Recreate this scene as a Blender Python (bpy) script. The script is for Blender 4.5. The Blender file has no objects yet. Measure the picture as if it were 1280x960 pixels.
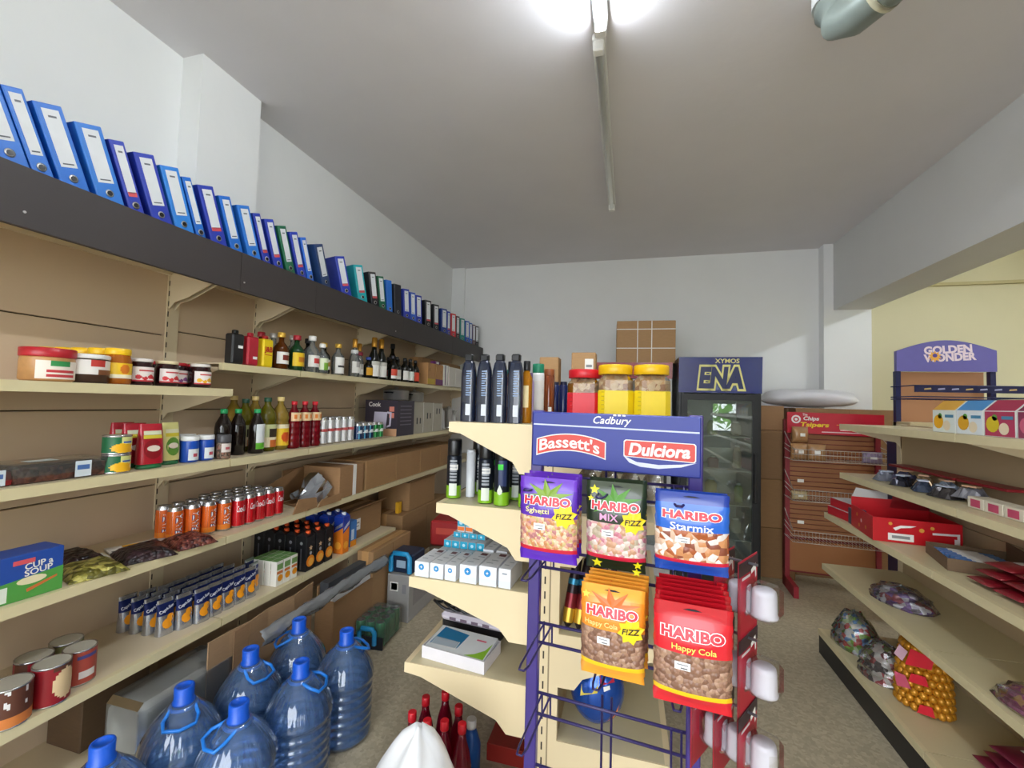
import bpy, math, random
from mathutils import Matrix, Vector
random.seed(7)
PI = math.pi
SC = bpy.context.scene
COL = SC.collection

# ------------------------------------------------------------------ camera
def camera():
    yaw, pitch, roll, f = math.radians(15.03), math.radians(2.446), math.radians(1.564), 541.4
    F = Vector((-math.sin(yaw)*math.cos(pitch), math.cos(yaw)*math.cos(pitch), math.sin(pitch)))
    R = Vector((math.cos(yaw), math.sin(yaw), 0)); U = R.cross(F)
    c, s = math.cos(roll), math.sin(roll)
    R2 = c*R + s*U; U2 = -s*R + c*U
    cam = bpy.data.cameras.new('camera'); o = bpy.data.objects.new('camera', cam); COL.objects.link(o)
    cam.sensor_width = 36; cam.lens = f*36/1280; cam.clip_start = .02
    m = Matrix(((R2.x, U2.x, -F.x), (R2.y, U2.y, -F.y), (R2.z, U2.z, -F.z))).to_4x4()
    m.translation = Vector((0, 0, 1.5)); o.matrix_world = m
    SC.camera = o
camera()

# ------------------------------------------------------------------ light
SKY = 5.8          # daylight outside the shop front
TUBE = 92.0        # lit fluorescent tube
SC.view_settings.view_transform = 'Standard'; SC.view_settings.look = 'None'
SC.view_settings.gamma = 1; SC.view_settings.use_curve_mapping = False
SC.view_settings.exposure = 0.38
w = bpy.data.worlds.new('sky'); SC.world = w; w.use_nodes = True
w.node_tree.nodes['Background'].inputs[0].default_value = (.90, .95, 1.0, 1)
w.node_tree.nodes['Background'].inputs[1].default_value = SKY
OPENINGS = [(-2.0, 1.0, .25, 2.75), (1.67, 2.19, 1.0, 1.63), (2.6, 3.3, .1, 2.3)]   # shop-front openings x0,x1,z0,z1 at y=-2
YF = -2.0
for (a, b, c, d) in OPENINGS:
    l = bpy.data.lights.new('daylight_portal', 'AREA'); l.shape = 'RECTANGLE'; l.size = b-a; l.size_y = d-c
    l.cycles.is_portal = True
    o = bpy.data.objects.new('daylight_portal', l); COL.objects.link(o)
    o.location = ((a+b)/2, YF, (c+d)/2); o.rotation_euler = (PI/2, 0, 0)   # faces +y, into the shop

# ------------------------------------------------------------------ materials
def lin(h):
    h = h.lstrip('#'); v = [int(h[i:i+2], 16)/255 for i in (0, 2, 4)]
    return tuple((c/12.92 if c <= .04045 else ((c+.055)/1.055)**2.4) for c in v)
_mc = {}
def _new(name):
    m = bpy.data.materials.new(name); m.use_nodes = True
    nt = m.node_tree; return m, nt, nt.nodes['Principled BSDF']
def mat(h, r=.45, metal=0., var=.06, sc=25., bump=0., bsc=200., emit=0., coat=0.):
    """plain surface of one colour with faint procedural mottling"""
    k = (h, r, metal, var, sc, bump, bsc, emit, coat)
    if k in _mc: return _mc[k]
    m, nt, b = _new('surface_' + h.strip('#'))
    c = lin(h); N = nt.nodes; L = nt.links
    tc = N.new('ShaderNodeTexCoord'); no = N.new('ShaderNodeTexNoise'); no.inputs['Scale'].default_value = sc
    no.inputs['Detail'].default_value = 3
    L.new(tc.outputs['Object'], no.inputs['Vector'])
    mx = N.new('ShaderNodeMix'); mx.data_type = 'RGBA'
    mx.inputs['A'].default_value = (*[x*(1-var) for x in c], 1); mx.inputs['B'].default_value = (*[min(1, x*(1+var)) for x in c], 1)
    L.new(no.outputs['Fac'], mx.inputs['Factor']); L.new(mx.outputs['Result'], b.inputs['Base Color'])
    b.inputs['Roughness'].default_value = r; b.inputs['Metallic'].default_value = metal
    b.inputs['Coat Weight'].default_value = coat
    if emit:
        b.inputs['Emission Color'].default_value = (*c, 1); b.inputs['Emission Strength'].default_value = emit
    if bump:
        n2 = N.new('ShaderNodeTexNoise'); n2.inputs['Scale'].default_value = bsc; n2.inputs['Detail'].default_value = 4
        L.new(tc.outputs['Object'], n2.inputs['Vector'])
        bp = N.new('ShaderNodeBump'); bp.inputs['Strength'].default_value = bump; bp.inputs['Distance'].default_value = .01
        L.new(n2.outputs['Fac'], bp.inputs['Height']); L.new(bp.outputs['Normal'], b.inputs['Normal'])
    _mc[k] = m; return m
def speckle(name, cols, sc, r=.4, bump=0., metal=0., rnd=1.0):
    """cells of several colours (terrazzo chips, sweets in a bag, grains)"""
    if name in _mc: return _mc[name]
    m, nt, b = _new(name); N = nt.nodes; L = nt.links
    tc = N.new('ShaderNodeTexCoord'); v = N.new('ShaderNodeTexVoronoi'); v.inputs['Scale'].default_value = sc
    v.inputs['Randomness'].default_value = rnd
    L.new(tc.outputs['Object'], v.inputs['Vector'])
    s = N.new('ShaderNodeSeparateColor'); L.new(v.outputs['Color'], s.inputs[0])
    cr = N.new('ShaderNodeValToRGB'); cr.color_ramp.interpolation = 'CONSTANT'
    e = cr.color_ramp.elements
    while len(e) < len(cols): e.new(.5)
    for i, c in enumerate(cols):
        e[i].position = i/len(cols); e[i].color = (*lin(c), 1)
    L.new(s.outputs[0], cr.inputs[0]); L.new(cr.outputs[0], b.inputs['Base Color'])
    b.inputs['Roughness'].default_value = r; b.inputs['Metallic'].default_value = metal
    if bump:
        bp = N.new('ShaderNodeBump'); bp.inputs['Strength'].default_value = bump; bp.inputs['Distance'].default_value = .01; bp.invert = True
        L.new(v.outputs['Distance'], bp.inputs['Height']); L.new(bp.outputs['Normal'], b.inputs['Normal'])
    _mc[name] = m; return m
def clear(name, h, tint=.85, rough=.05, gloss=1.0, body=0., bodyc=None):
    """thin clear plastic or glass: tinted see-through with a fresnel gloss, optional milky body"""
    if name in _mc: return _mc[name]
    m, nt, b = _new(name); N = nt.nodes; L = nt.links; N.remove(b)
    out = N['Material Output']; t = N.new('ShaderNodeBsdfTransparent'); c = lin(h)
    t.inputs[0].default_value = (*[x*tint for x in c], 1)
    g = N.new('ShaderNodeBsdfGlossy'); g.inputs['Roughness'].default_value = rough
    fr = N.new('ShaderNodeFresnel'); fr.inputs['IOR'].default_value = 1.45
    ml = N.new('ShaderNodeMath'); ml.operation = 'MULTIPLY'; ml.inputs[1].default_value = gloss
    ml.use_clamp = True
    L.new(fr.outputs[0], ml.inputs[0])
    mx = N.new('ShaderNodeMixShader'); L.new(ml.outputs[0], mx.inputs[0]); L.new(g.outputs[0], mx.inputs[2])
    if body:
        d = N.new('ShaderNodeBsdfDiffuse'); d.inputs[0].default_value = (*(lin(bodyc) if bodyc else c), 1)
        m2 = N.new('ShaderNodeMixShader'); m2.inputs[0].default_value = body
        L.new(t.outputs[0], m2.inputs[1]); L.new(d.outputs[0], m2.inputs[2]); L.new(m2.outputs[0], mx.inputs[1])
    else: L.new(t.outputs[0], mx.inputs[1])
    L.new(mx.outputs[0], out.inputs[0]); _mc[name] = m; return m
def carton_mat(h='#a98256'):
    k = ('carton', h)
    if k in _mc: return _mc[k]
    m, nt, b = _new('cardboard'); N = nt.nodes; L = nt.links; c = lin(h)
    tc = N.new('ShaderNodeTexCoord'); mp = N.new('ShaderNodeMapping'); mp.inputs['Scale'].default_value = (4, 4, 40)
    no = N.new('ShaderNodeTexNoise'); no.inputs['Scale'].default_value = 5; no.inputs['Detail'].default_value = 5
    L.new(tc.outputs['Object'], mp.inputs[0]); L.new(mp.outputs[0], no.inputs['Vector'])
    mx = N.new('ShaderNodeMix'); mx.data_type = 'RGBA'
    mx.inputs['A'].default_value = (*[x*.82 for x in c], 1); mx.inputs['B'].default_value = (*[min(1, x*1.15) for x in c], 1)
    L.new(no.outputs['Fac'], mx.inputs['Factor']); L.new(mx.outputs['Result'], b.inputs['Base Color'])
    b.inputs['Roughness'].default_value = .75; _mc[k] = m; return m

# ------------------------------------------------------------------ mesh helpers
class MB:
    def __init__(s): s.v = []; s.f = []; s.m = []; s.sm = []
    def add(s, vs, fs, m=0, smooth=False):
        o = len(s.v); s.v += [tuple(p) for p in vs]
        for f in fs: s.f.append(tuple(i+o for i in f)); s.m.append(m); s.sm.append(smooth)
        return s
    def box(s, x0, x1, y0, y1, z0, z1, m=0):
        if x0 > x1: x0, x1 = x1, x0
        if y0 > y1: y0, y1 = y1, y0
        if z0 > z1: z0, z1 = z1, z0
        v = [(x0,y0,z0),(x1,y0,z0),(x1,y1,z0),(x0,y1,z0),(x0,y0,z1),(x1,y0,z1),(x1,y1,z1),(x0,y1,z1)]
        return s.add(v, [(0,3,2,1),(4,5,6,7),(0,1,5,4),(1,2,6,5),(2,3,7,6),(3,0,4,7)], m)
    def bbox(s, x0, x1, y0, y1, z0, z1, b=.004, m=0):
        """box with chamfered vertical and horizontal edges"""
        import itertools
        xs, ys, zs = (x0, x1), (y0, y1), (z0, z1); V = {}; vl = []
        for i, j, k in itertools.product((0, 1), repeat=3):
            sx, sy, sz = (1, -1)[i], (1, -1)[j], (1, -1)[k]
            for a in range(3):
                p = [xs[i]+sx*b, ys[j]+sy*b, zs[k]+sz*b]; p[a] = (xs, ys, zs)[a][(i, j, k)[a]]
                V[(i, j, k, a)] = len(vl); vl.append(tuple(p))
        F = []
        for a in range(3):
            u, w_ = [q for q in range(3) if q != a]
            for e in (0, 1):
                q = []
                for (p, r) in ((0, 0), (1, 0), (1, 1), (0, 1)):
                    idx = [0, 0, 0]; idx[a] = e; idx[u] = p; idx[w_] = r; q.append(V[(*idx, a)])
                flip = (e == 0) ^ (a == 1)
                F.append(tuple(reversed(q)) if flip else tuple(q))
        for a in range(3):
            u, w_ = [q for q in range(3) if q != a]
            for p in (0, 1):
                for r in (0, 1):
                    i0 = [0, 0, 0]; i1 = [0, 0, 0]; i0[u] = i1[u] = p; i0[w_] = i1[w_] = r; i1[a] = 1
                    F.append((V[(*i0, u)], V[(*i1, u)], V[(*i1, w_)], V[(*i0, w_)]))
        for i, j, k in itertools.product((0, 1), repeat=3): F.append((V[(i,j,k,0)], V[(i,j,k,1)], V[(i,j,k,2)]))
        return s.add(vl, F, m)
    def prism(s, poly, axis, a, b, m=0):
        """poly of 2-d points swept along axis from a to b; axis 'y': (x,z), 'x': (y,z), 'z': (x,y)"""
        n = len(poly)
        def P(p, t): return {'y': (p[0], t, p[1]), 'x': (t, p[0], p[1]), 'z': (p[0], p[1], t)}[axis]
        v = [P(p, a) for p in poly] + [P(p, b) for p in poly]
        f = [tuple(range(n)), tuple(range(2*n-1, n-1, -1))] + [(i, i+n, (i+1) % n+n, (i+1) % n) for i in range(n)]
        return s.add(v, f, m)
    def lathe(s, prof, n=18, cx=0, cy=0, cz=0, m=0, caps=True, rf=None):
        v = []; k = len(prof)
        for (r, z) in prof:
            for i in range(n):
                a = 2*PI*i/n; q = r*(rf(a, z) if rf else 1)
                v.append((cx+q*math.cos(a), cy+q*math.sin(a), cz+z))
        f = [(j*n+i, j*n+(i+1) % n, (j+1)*n+(i+1) % n, (j+1)*n+i) for j in range(k-1) for i in range(n)]
        o = len(s.v); s.add(v, f, m, True)
        if caps:
            s.f.append(tuple(o+i for i in reversed(range(n)))); s.m.append(m); s.sm.append(False)
            s.f.append(tuple(o+(k-1)*n+i for i in range(n))); s.m.append(m); s.sm.append(False)
        return s
    def tube(s, pts, r, n=6, m=0):
        pts = [Vector(p) for p in pts]; v = []; k = len(pts)
        up = Vector((0, 0, 1))
        for j, p in enumerate(pts):
            t = (pts[min(j+1, k-1)] - pts[max(j-1, 0)]).normalized()
            a = t.cross(up if abs(t.z) < .95 else Vector((1, 0, 0))).normalized(); b = t.cross(a)
            for i in range(n):
                g = 2*PI*i/n; v.append(p + r*(math.cos(g)*a + math.sin(g)*b))
        f = [(j*n+i, j*n+(i+1) % n, (j+1)*n+(i+1) % n, (j+1)*n+i) for j in range(k-1) for i in range(n)]
        f += [tuple(range(n)), tuple((k-1)*n+i for i in reversed(range(n)))]
        return s.add(v, f, m, True)
    def ball(s, c, r, n=8, k=5, m=0, sq=(1, 1, 1)):
        prof = [(max(1e-4, r*math.sin(PI*j/k)), -r*math.cos(PI*j/k)) for j in range(k+1)]
        v = []
        for (q, z) in prof:
            for i in range(n):
                a = 2*PI*i/n; v.append((c[0]+q*math.cos(a)*sq[0], c[1]+q*math.sin(a)*sq[1], c[2]+z*sq[2]))
        return s.add(v, [(j*n+i, j*n+(i+1) % n, (j+1)*n+(i+1) % n, (j+1)*n+i) for j in range(k) for i in range(n)], m, True)
    def mesh(s, name, mats):
        me = bpy.data.meshes.new(name); me.from_pydata(s.v, [], s.f)
        for m_ in (mats if isinstance(mats, (list, tuple)) else [mats]): me.materials.append(m_)
        me.polygons.foreach_set('material_index', s.m); me.polygons.foreach_set('use_smooth', s.sm)
        me.update(); return me
    def build(s, name, mats, parent=None, kind=None, label=None):
        o = bpy.data.objects.new(name, s.mesh(name, mats)); COL.objects.link(o); o.parent = parent
        if kind: o['kind'] = kind
        if label: o['label'] = label
        return o
def struct(name, mb, mats, parent=None):
    o = mb.build(name, mats, parent)
    if parent is None: o['kind'] = 'structure'
    return o
def thing(name, label, cat, loc=(0, 0, 0), rz=0, group=None, rot=None, scale=None):
    o = bpy.data.objects.new(name, None); COL.objects.link(o); o.empty_display_size = .05
    o.location = loc; o.rotation_euler = rot if rot else (0, 0, rz)
    if scale: o.scale = scale
    o['label'] = label; o['category'] = cat
    if group: o['group'] = group
    return o
def tag(o, label, cat, group=None):
    o['label'] = label; o['category'] = cat
    if group: o['group'] = group
    return o
def _copy(o, parent):
    c = o.copy(); COL.objects.link(c); c.parent = parent
    for ch in o.children: _copy(ch, c)
    return c
_proto = {}
def inst(key, builder, name, label, cat, loc, rz=0, group=None, rot=None, scale=None):
    """the first of a kind is built, the rest are copies of it and of its parts"""
    root = thing(name, label, cat, loc, rz, group, rot, scale)
    if key in _proto:
        for ch in _proto[key].children: _copy(ch, root)
    else: builder(root); _proto[key] = root
    return root
ORD = ['first', 'second', 'third', 'fourth', 'fifth', 'sixth', 'seventh', 'eighth', 'ninth', 'tenth', 'eleventh', 'twelfth', 'thirteenth', 'fourteenth', 'fifteenth']
RF = PI/2          # goods on the left shelves face the aisle (+x)

# ------------------------------------------------------------------ print helpers
_tc = {}
def textmesh(s, off=0., shear=0., res=3):
    k = (s, off, shear)
    if k in _tc: return _tc[k]
    c = bpy.data.curves.new('lettering', 'FONT'); c.body = s; c.offset = off; c.shear = shear
    c.resolution_u = res; c.fill_mode = 'FRONT'
    o = bpy.data.objects.new('lettering', c); COL.objects.link(o)
    me = bpy.data.meshes.new_from_object(o.evaluated_get(bpy.context.evaluated_depsgraph_get()))
    vs = [(v.co.x, v.co.y) for v in me.vertices]; fs = [tuple(p.vertices) for p in me.polygons]
    bpy.data.objects.remove(o); bpy.data.curves.remove(c); bpy.data.meshes.remove(me)
    _tc[k] = (vs, fs); return _tc[k]
def text_on(s, surf, parent, m, cx, cz, w, h, off=0., shear=0., name='lettering', rot=0., ref=0., warp=None, grow=0.):
    """lettering fitted to w x h centred on (cx,cz) of a surface given by surf(u,v)->point; ref: offset used for the fit"""
    vs, fs = textmesh(s, off, shear)
    rv, _ = textmesh(s, ref, shear)
    x0, x1 = min(v[0] for v in rv), max(v[0] for v in rv); y0, y1 = min(v[1] for v in rv), max(v[1] for v in rv)
    out = []
    for (x, y) in vs:
        u = ((x-x0)/(x1-x0)-.5)*w; q = ((y-y0)/(y1-y0)-.5)*h
        if warp: u, q = warp(u, q)
        if rot: u, q = u*math.cos(rot)-q*math.sin(rot), u*math.sin(rot)+q*math.cos(rot)
        out.append(surf(cx+u, cz+q))
    return MB().add(out, fs).build(name, m, parent)
def flat(y): return lambda u, v: (u, y, v)
def cyl(r):
    def f(u, v): return (r*math.sin(u/r), -r*math.cos(u/r), v)
    f.curved = True; return f
def patch(surf, poly, parent, m, name='print', nx=1):
    if getattr(surf, 'curved', False):
        n = len(poly)
        if n == 4:      # bend the rectangle round the surface
            K = 8; a, b, c, d = poly
            L_ = lambda p, q, t: (p[0]+(q[0]-p[0])*t, p[1]+(q[1]-p[1])*t)
            v = [surf(*L_(a, b, i/K)) for i in range(K+1)] + [surf(*L_(d, c, i/K)) for i in range(K+1)]
            return MB().add(v, [(i, i+1, K+2+i, K+1+i) for i in range(K)], 0, True).build(name, m, parent)
        cx = sum(p[0] for p in poly)/n; cz = sum(p[1] for p in poly)/n
        v = [surf(cx, cz)] + [surf(cx+(p[0]-cx)*t, cz+(p[1]-cz)*t) for t in (.5, 1) for p in poly]
        f = [(0, i+1, (i+1) % n+1) for i in range(n)] + [(i+1, n+i+1, n+(i+1) % n+1, (i+1) % n+1) for i in range(n)]
        return MB().add(v, f, 0, True).build(name, m, parent)
    return MB().add([surf(*p) for p in poly], [tuple(range(len(poly)))]).build(name, m, parent)
def rect(cx, cz, w, h): return [(cx-w/2, cz-h/2), (cx+w/2, cz-h/2), (cx+w/2, cz+h/2), (cx-w/2, cz+h/2)]
def disc(cx, cz, r, n=14, ry=None): return [(cx+r*math.cos(2*PI*i/n), cz+(ry or r)*math.sin(2*PI*i/n)) for i in range(n)]
def star(cx, cz, r, k=5, q=.45, rot=PI/2, sx=1.): return [(cx+sx*(r if i % 2 == 0 else r*q)*math.cos(rot+PI*i/k), cz+(r if i % 2 == 0 else r*q)*math.sin(rot+PI*i/k)) for i in range(2*k)]
def wrap(name, parent, r, z0, z1, a0, a1, mats, fn=None, nu=12, nv=6):
    if fn and nu < 24: nu, nv = 24, 16
    """a printed wrapper on a round pack, angles measured from the front (-y)"""
    mb = MB(); v = []
    for j in range(nv+1):
        for i in range(nu+1):
            a = a0+(a1-a0)*i/nu; rr = r if not callable(r) else r(z0+(z1-z0)*j/nv)
            v.append((rr*math.sin(a), -rr*math.cos(a), z0+(z1-z0)*j/nv))
    mb.v = v
    for j in range(nv):
        for i in range(nu):
            mb.f.append((j*(nu+1)+i, j*(nu+1)+i+1, (j+1)*(nu+1)+i+1, (j+1)*(nu+1)+i))
            mb.m.append(fn((i+.5)/nu, (j+.5)/nv) if fn else 0); mb.sm.append(True)
    return mb.build(name, mats, parent)
WHITE = mat('#f1efea', .5); BLACK = mat('#141416', .35); SILVER = mat('#c9c9cb', .25, .9); STEEL = mat('#c6c4c0', .28, .75)
RED = mat('#c8121f', .35); STICKER = mat('#f4f4f2', .6); DARKTXT = mat('#2b2a30', .5)
# ------------------------------------------------------------------ the room
ZC, XL, YB, XR = 3.2, -2.205, 5.14, 4.6
PLASTER = mat('#edeeed', .85, var=.03, sc=3, bump=.25, bsc=9)
CEIL = mat('#e4e1e3', .9, var=.05, sc=2, bump=.35, bsc=6)
YELLOW = mat('#d2cba8', .85, var=.03, sc=3)
def terrazzo():
    m, nt, b = _new('floor_terrazzo'); N = nt.nodes; L = nt.links
    tc = N.new('ShaderNodeTexCoord')
    v = N.new('ShaderNodeTexVoronoi'); v.inputs['Scale'].default_value = 70; L.new(tc.outputs['Object'], v.inputs['Vector'])
    s = N.new('ShaderNodeSeparateColor'); L.new(v.outputs['Color'], s.inputs[0])
    cr = N.new('ShaderNodeValToRGB'); e = cr.color_ramp.elements
    e[0].color = (*lin('#b3a78d'), 1); e[1].color = (*lin('#cdc2a6'), 1)
    e.new(.5).color = (*lin('#bfb398'), 1)
    L.new(s.outputs[0], cr.inputs[0])
    n = N.new('ShaderNodeTexNoise'); n.inputs['Scale'].default_value = 3; L.new(tc.outputs['Object'], n.inputs['Vector'])
    mx = N.new('ShaderNodeMix'); mx.data_type = 'RGBA'; mx.blend_type = 'MULTIPLY'; mx.inputs['Factor'].default_value = .28
    L.new(cr.outputs[0], mx.inputs['A']); L.new(n.outputs['Fac'], mx.inputs['B'])
    L.new(mx.outputs['Result'], b.inputs['Base Color']); b.inputs['Roughness'].default_value = .38
    return m
struct('floor', MB().box(XL-.1, XR+.1, YF-.1, YB+.1, -.1, 0), terrazzo())
struct('ceiling', MB().box(XL-.1, XR+.1, YF-.1, YB+.1, ZC, ZC+.1), CEIL)
struct('wall_left', MB().box(XL-.1, XL, YF-.1, YB+.1, 0, ZC), PLASTER)
struct('wall_back', MB().box(XL, 1.905, YB, YB+.1, 0, ZC), PLASTER)
struct('wall_right', MB().box(XR, XR+.1, YF-.1, YB+.1, 0, ZC), YELLOW)
struct('wall_back_yellow', MB().box(2.315, XR, 5.06, YB+.1, 0, ZC), YELLOW)
struct('column_back_right', MB().box(1.905, 2.315, 5.02, YB+.1, 0, ZC), PLASTER)
struct('column_back_left', MB().box(XL, -2.035, 5.11, YB, 0, ZC), PLASTER)
struct('column_left', MB().box(XL, -2.075, 1.61, 1.965, 2.14, ZC), PLASTER)
struct('beam', MB().box(1.99, 2.315, YF, 5.02, 2.52, ZC), mat('#d6d6d4', .85, var=.03, sc=3, bump=.2, bsc=9))
struct('trim_1', MB().box(2.315, XR, 5.035, 5.06, 2.735, 2.765), mat('#b9ad80', .8))
# shop front behind the viewer: wall with three openings
fw = MB(); xs = [XL-.1] + [q for a in OPENINGS for q in a[:2]] + [XR+.1]
for i in range(0, len(xs), 2): fw.box(xs[i], xs[i+1], YF-.12, YF, 0, ZC)
wf = struct('wall_front', fw, PLASTER)
for k, (a, b, c, d) in enumerate(OPENINGS):
    struct('wall_front_sill', MB().box(a, b, YF-.12, YF, 0, c), PLASTER, wf)
    struct('wall_front_lintel', MB().box(a, b, YF-.12, YF, d, ZC), PLASTER, wf)
    fr = MB(); t = .04
    fr.box(a, a+t, YF-.08, YF-.04, c, d); fr.box(b-t, b, YF-.08, YF-.04, c, d); fr.box(a+t, b-t, YF-.08, YF-.04, c, c+t); fr.box(a+t, b-t, YF-.08, YF-.04, d-t, d)
    struct('window_%d' % (k+1), fr, mat('#c9ccd0', .4, .6))
# pavement and shrubs outside the shop front (seen mirrored in the fridge door)
struct('pavement', MB().box(-8, 12, -14, YF-.12, -.15, -.02), mat('#9a968c', .9, sc=4))
def shrub(root, n=330, sp=(1.2, .7, 1.1)):
    rr = random.Random(3); mb = MB()
    for i in range(n):
        a = rr.uniform(0, 2*PI); q = rr.uniform(.45, 1)
        t = rr.uniform(-1, 1); s = math.sqrt(1-t*t)
        p = Vector((sp[0]*q*s*math.cos(a), sp[1]*q*s*math.sin(a), 1.4+sp[2]*q*t))
        u = Vector((rr.uniform(-1, 1), rr.uniform(-1, 1), rr.uniform(-1, 1))).normalized()*.16
        v = u.cross(Vector((rr.uniform(-1, 1), rr.uniform(-1, 1), rr.uniform(-1, 1)))).normalized()*.07
        mb.add([p-u, p+v, p+u, p-v], [(0, 1, 2, 3)], 0)
    mb.build('foliage', mat('#8fc25c', .5, var=.4, sc=4), root, kind='stuff')
    MB().tube([(0, 0, 0), (.05, 0, .8), (0, .05, 1.5)], .06, 8).build('trunk', mat('#5b4632', .9), root)
inst('shrub', shrub, 'shrub', 'leafy green shrub outside the shop front, mirrored in fridge door', 'shrub', (3.3, -5.6, 0))

# ------------------------------------------------------------------ ceiling fittings
def fixture(root, lit, L, gain=1):
    MB().bbox(-.03, .03, 0, L, -.035, 0, .006).build('housing', mat('#e6e6e2', .4), root)
    for y in (.0, L-.05):
        MB().bbox(-.025, .025, y, y+.045, -.085, -.035, .006).build('lamp_holder', mat('#f2f2ee', .4), root)
    m = mat('#eef6ff', .3, emit=TUBE*gain) if lit else mat('#d6d8d4', .3)
    MB().tube([(0, .045, -.066), (0, L-.05, -.066)], .016, 12).build('tube', m, root)
r = thing('fluorescent_light', 'lit white fluorescent tube light on the ceiling, cut by top edge', 'ceiling light', (-.14, .52, ZC)); fixture(r, True, 1.36)
r = thing('fluorescent_light', 'unlit thin fluorescent batten running along the grey ceiling', 'ceiling light', (-.155, 1.93, ZC)); fixture(r, False, 1.72)
r = thing('fluorescent_light', 'lit fluorescent tube light beyond the ceiling beam on the right', 'ceiling light', (3.75, 2.3, ZC)); fixture(r, True, 1.5, 1.7)
GALV = mat('#8f9a94', .35, .3, var=.12, sc=8)
r = thing('duct_pipe', 'grey sheet metal flue pipe elbow hanging below the ceiling', 'pipe', (.775, 1.93, ZC))
MB().tube([(0, 0, 0), (0, 0, -.06), (0, 0, -.10), (.008, -.02, -.155), (.035, -.07, -.19), (.08, -.17, -.2), (.6, -1.1, -.2)], .07, 20).build('pipe', GALV, r)
MB().tube([(0, 0, -.005), (0, 0, -.075)], .078, 20).build('collar', mat('#e9ebe9', .4), r)
MB().tube([(.075, -.16, -.2), (.085, -.18, -.2)], .0735, 20).build('joint_ring', mat('#b9b59c', .4), r)

# ------------------------------------------------------------------ shelving
BEIGE = mat('#dbcbab', .45, var=.025, sc=6); PANEL = mat('#cfb89b', .55, var=.03, sc=3); EDGE = mat('#ddd0a6', .4, var=.02)
FASC = mat('#383231', .6, var=.06, sc=5)
SLOT = mat('#3a3026', .8)
def bracket_poly(x0, x1, zt, t0=.03, t1=.12):
    """side bracket under a shelf from the panel (x0) to the lip (x1)"""
    d = x1-x0
    return [(x0, zt-.02), (x1, zt-.02), (x1, zt-t0), (x0+d*.28, zt-t1*.92), (x0+d*.1, zt-t1), (x0, zt-t1-.04)]
BAYS = [(-.4, .6), (.6, 1.6), (1.6, 2.105), (2.105, 3.12), (3.12, 4.13), (4.13, 5.10)]
XP = -2.16
ZA, ZA2, ZB, ZCS, ZD, ZE = 1.527, 1.65, 1.205, .855, .49, .14
ZT = 2.10
ws = thing('wall_shelving', 'long cream metal wall shelving with dark grey top fascia along left wall', 'shelving', (0, 0, 0))
for i, (a, b) in enumerate(BAYS):
    for z0, z1 in ((.0, .355), (.355, .71), (.71, 1.065), (1.065, 1.42), (1.42, 1.777 if i < 2 else 1.805), (1.777 if i < 2 else 1.805, 2.12)):
        MB().bbox(XP-.02, XP, a+.012, b-.012, z0+.0025, z1-.0025, .002).build('back_panel', PANEL, ws)
    MB().box(XP-.028, XP-.022, a+.012, b-.012, .1, 2.12).build('seam_dark_sheet', mat('#54462f', .8), ws)  # added dark sheet, there only to make the panel gaps read dark
    L = [(ZA if i < 2 else ZA2, -1.76 if i < 2 else -1.835), (ZB, -1.755), (ZCS, -1.755), (ZE, -1.71)]
    if i < 4: L.append((ZD, -1.755))
    L.append((ZT, -1.76))
    for (z, xf) in L:
        mb = MB(); mb.box(XP, xf-.022, a+.003, b-.003, z-.006, z); mb.box(xf-.022, xf, a+.003, b-.003, z-.034, z, 1)
        mb.box(XP, XP+.015, a+.003, b-.003, z-.03, z-.006)
        mb.build('shelf', [BEIGE, EDGE], ws)
        if z > .3:
            for yy in (a+.006, b-.022):
                MB().prism(bracket_poly(XP, xf-.03, z, .035, .12 if z < 2 else .16), 'y', yy, yy+.004).build('bracket', BEIGE, ws)
    MB().box(-1.775, -1.755, a+.001, b-.001, 1.985, 2.167).build('fascia', FASC, ws)
    MB().box(-2.1, -1.735, a+.003, b-.003, .005, .105).build('kick_plate', mat('#8b8270', .6), ws)
for y in sorted({q for b in BAYS for q in b}):
    up = MB().box(XP-.03, XP+.004, y-.03, y+.03, 0, 2.12).build('upright', BEIGE, ws)
    sl = MB()
    for k in range(40): sl.box(XP+.004, XP+.0048, y-.026, y-.021, .12+.05*k, .145+.05*k)
    sl.build('slot', SLOT, up, kind='stuff')
for y in (1.62, 3.0, .85): MB().lathe([(.004, 0), (.004, .003)], 8).build('screw', STEEL, ws).matrix_world = Matrix.Translation((-1.755, y, 2.03)) @ Matrix.Rotation(PI/2, 4, 'Y')

# island gondola in the middle aisle
ISL = thing('gondola_shelving', 'cream double-sided island shelving behind the purple sweet rack', 'shelving', (0, 0, 0))
CREAM = mat('#e6d3ab', .45, var=.02, sc=6); CREAME = mat('#efdcb4', .4, var=.02)
YI0, YI1, SX0, SX1 = 1.5, 2.5, -.315, -.215
for y in (YI0, YI1-.03):
    p = MB().box(SX0, SX1, y, y+.03, 0, 1.44).build('upright', CREAM, ISL)
    if y == YI0:
        sl = MB()
        for k in range(27): sl.box(-.268, -.263, y-.0008, y, .08+.05*k, .105+.05*k)
        sl.build('slot', SLOT, p, kind='stuff')
        MB().box(SX1-.035, SX1-.03, y-.0006, y, .05, 1.42).build('seam', mat('#9a8868', .7), p)
for z0, z1 in ((.1, .5), (.5, .95), (.95, 1.43)):
    MB().box(SX0+.02, SX1-.02, YI0+.03, YI1-.03, z0+.001, z1-.001).build('back_panel', mat('#cdb892', .5, var=.02), ISL)
LEFTS = [(1.423, -.64), (1.122, -.68), (.84, -.78), (.528, -.786)]
RIGHTS = [(1.43, .11), (1.122, .11), (.72, .13), (.37, .15)]
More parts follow.
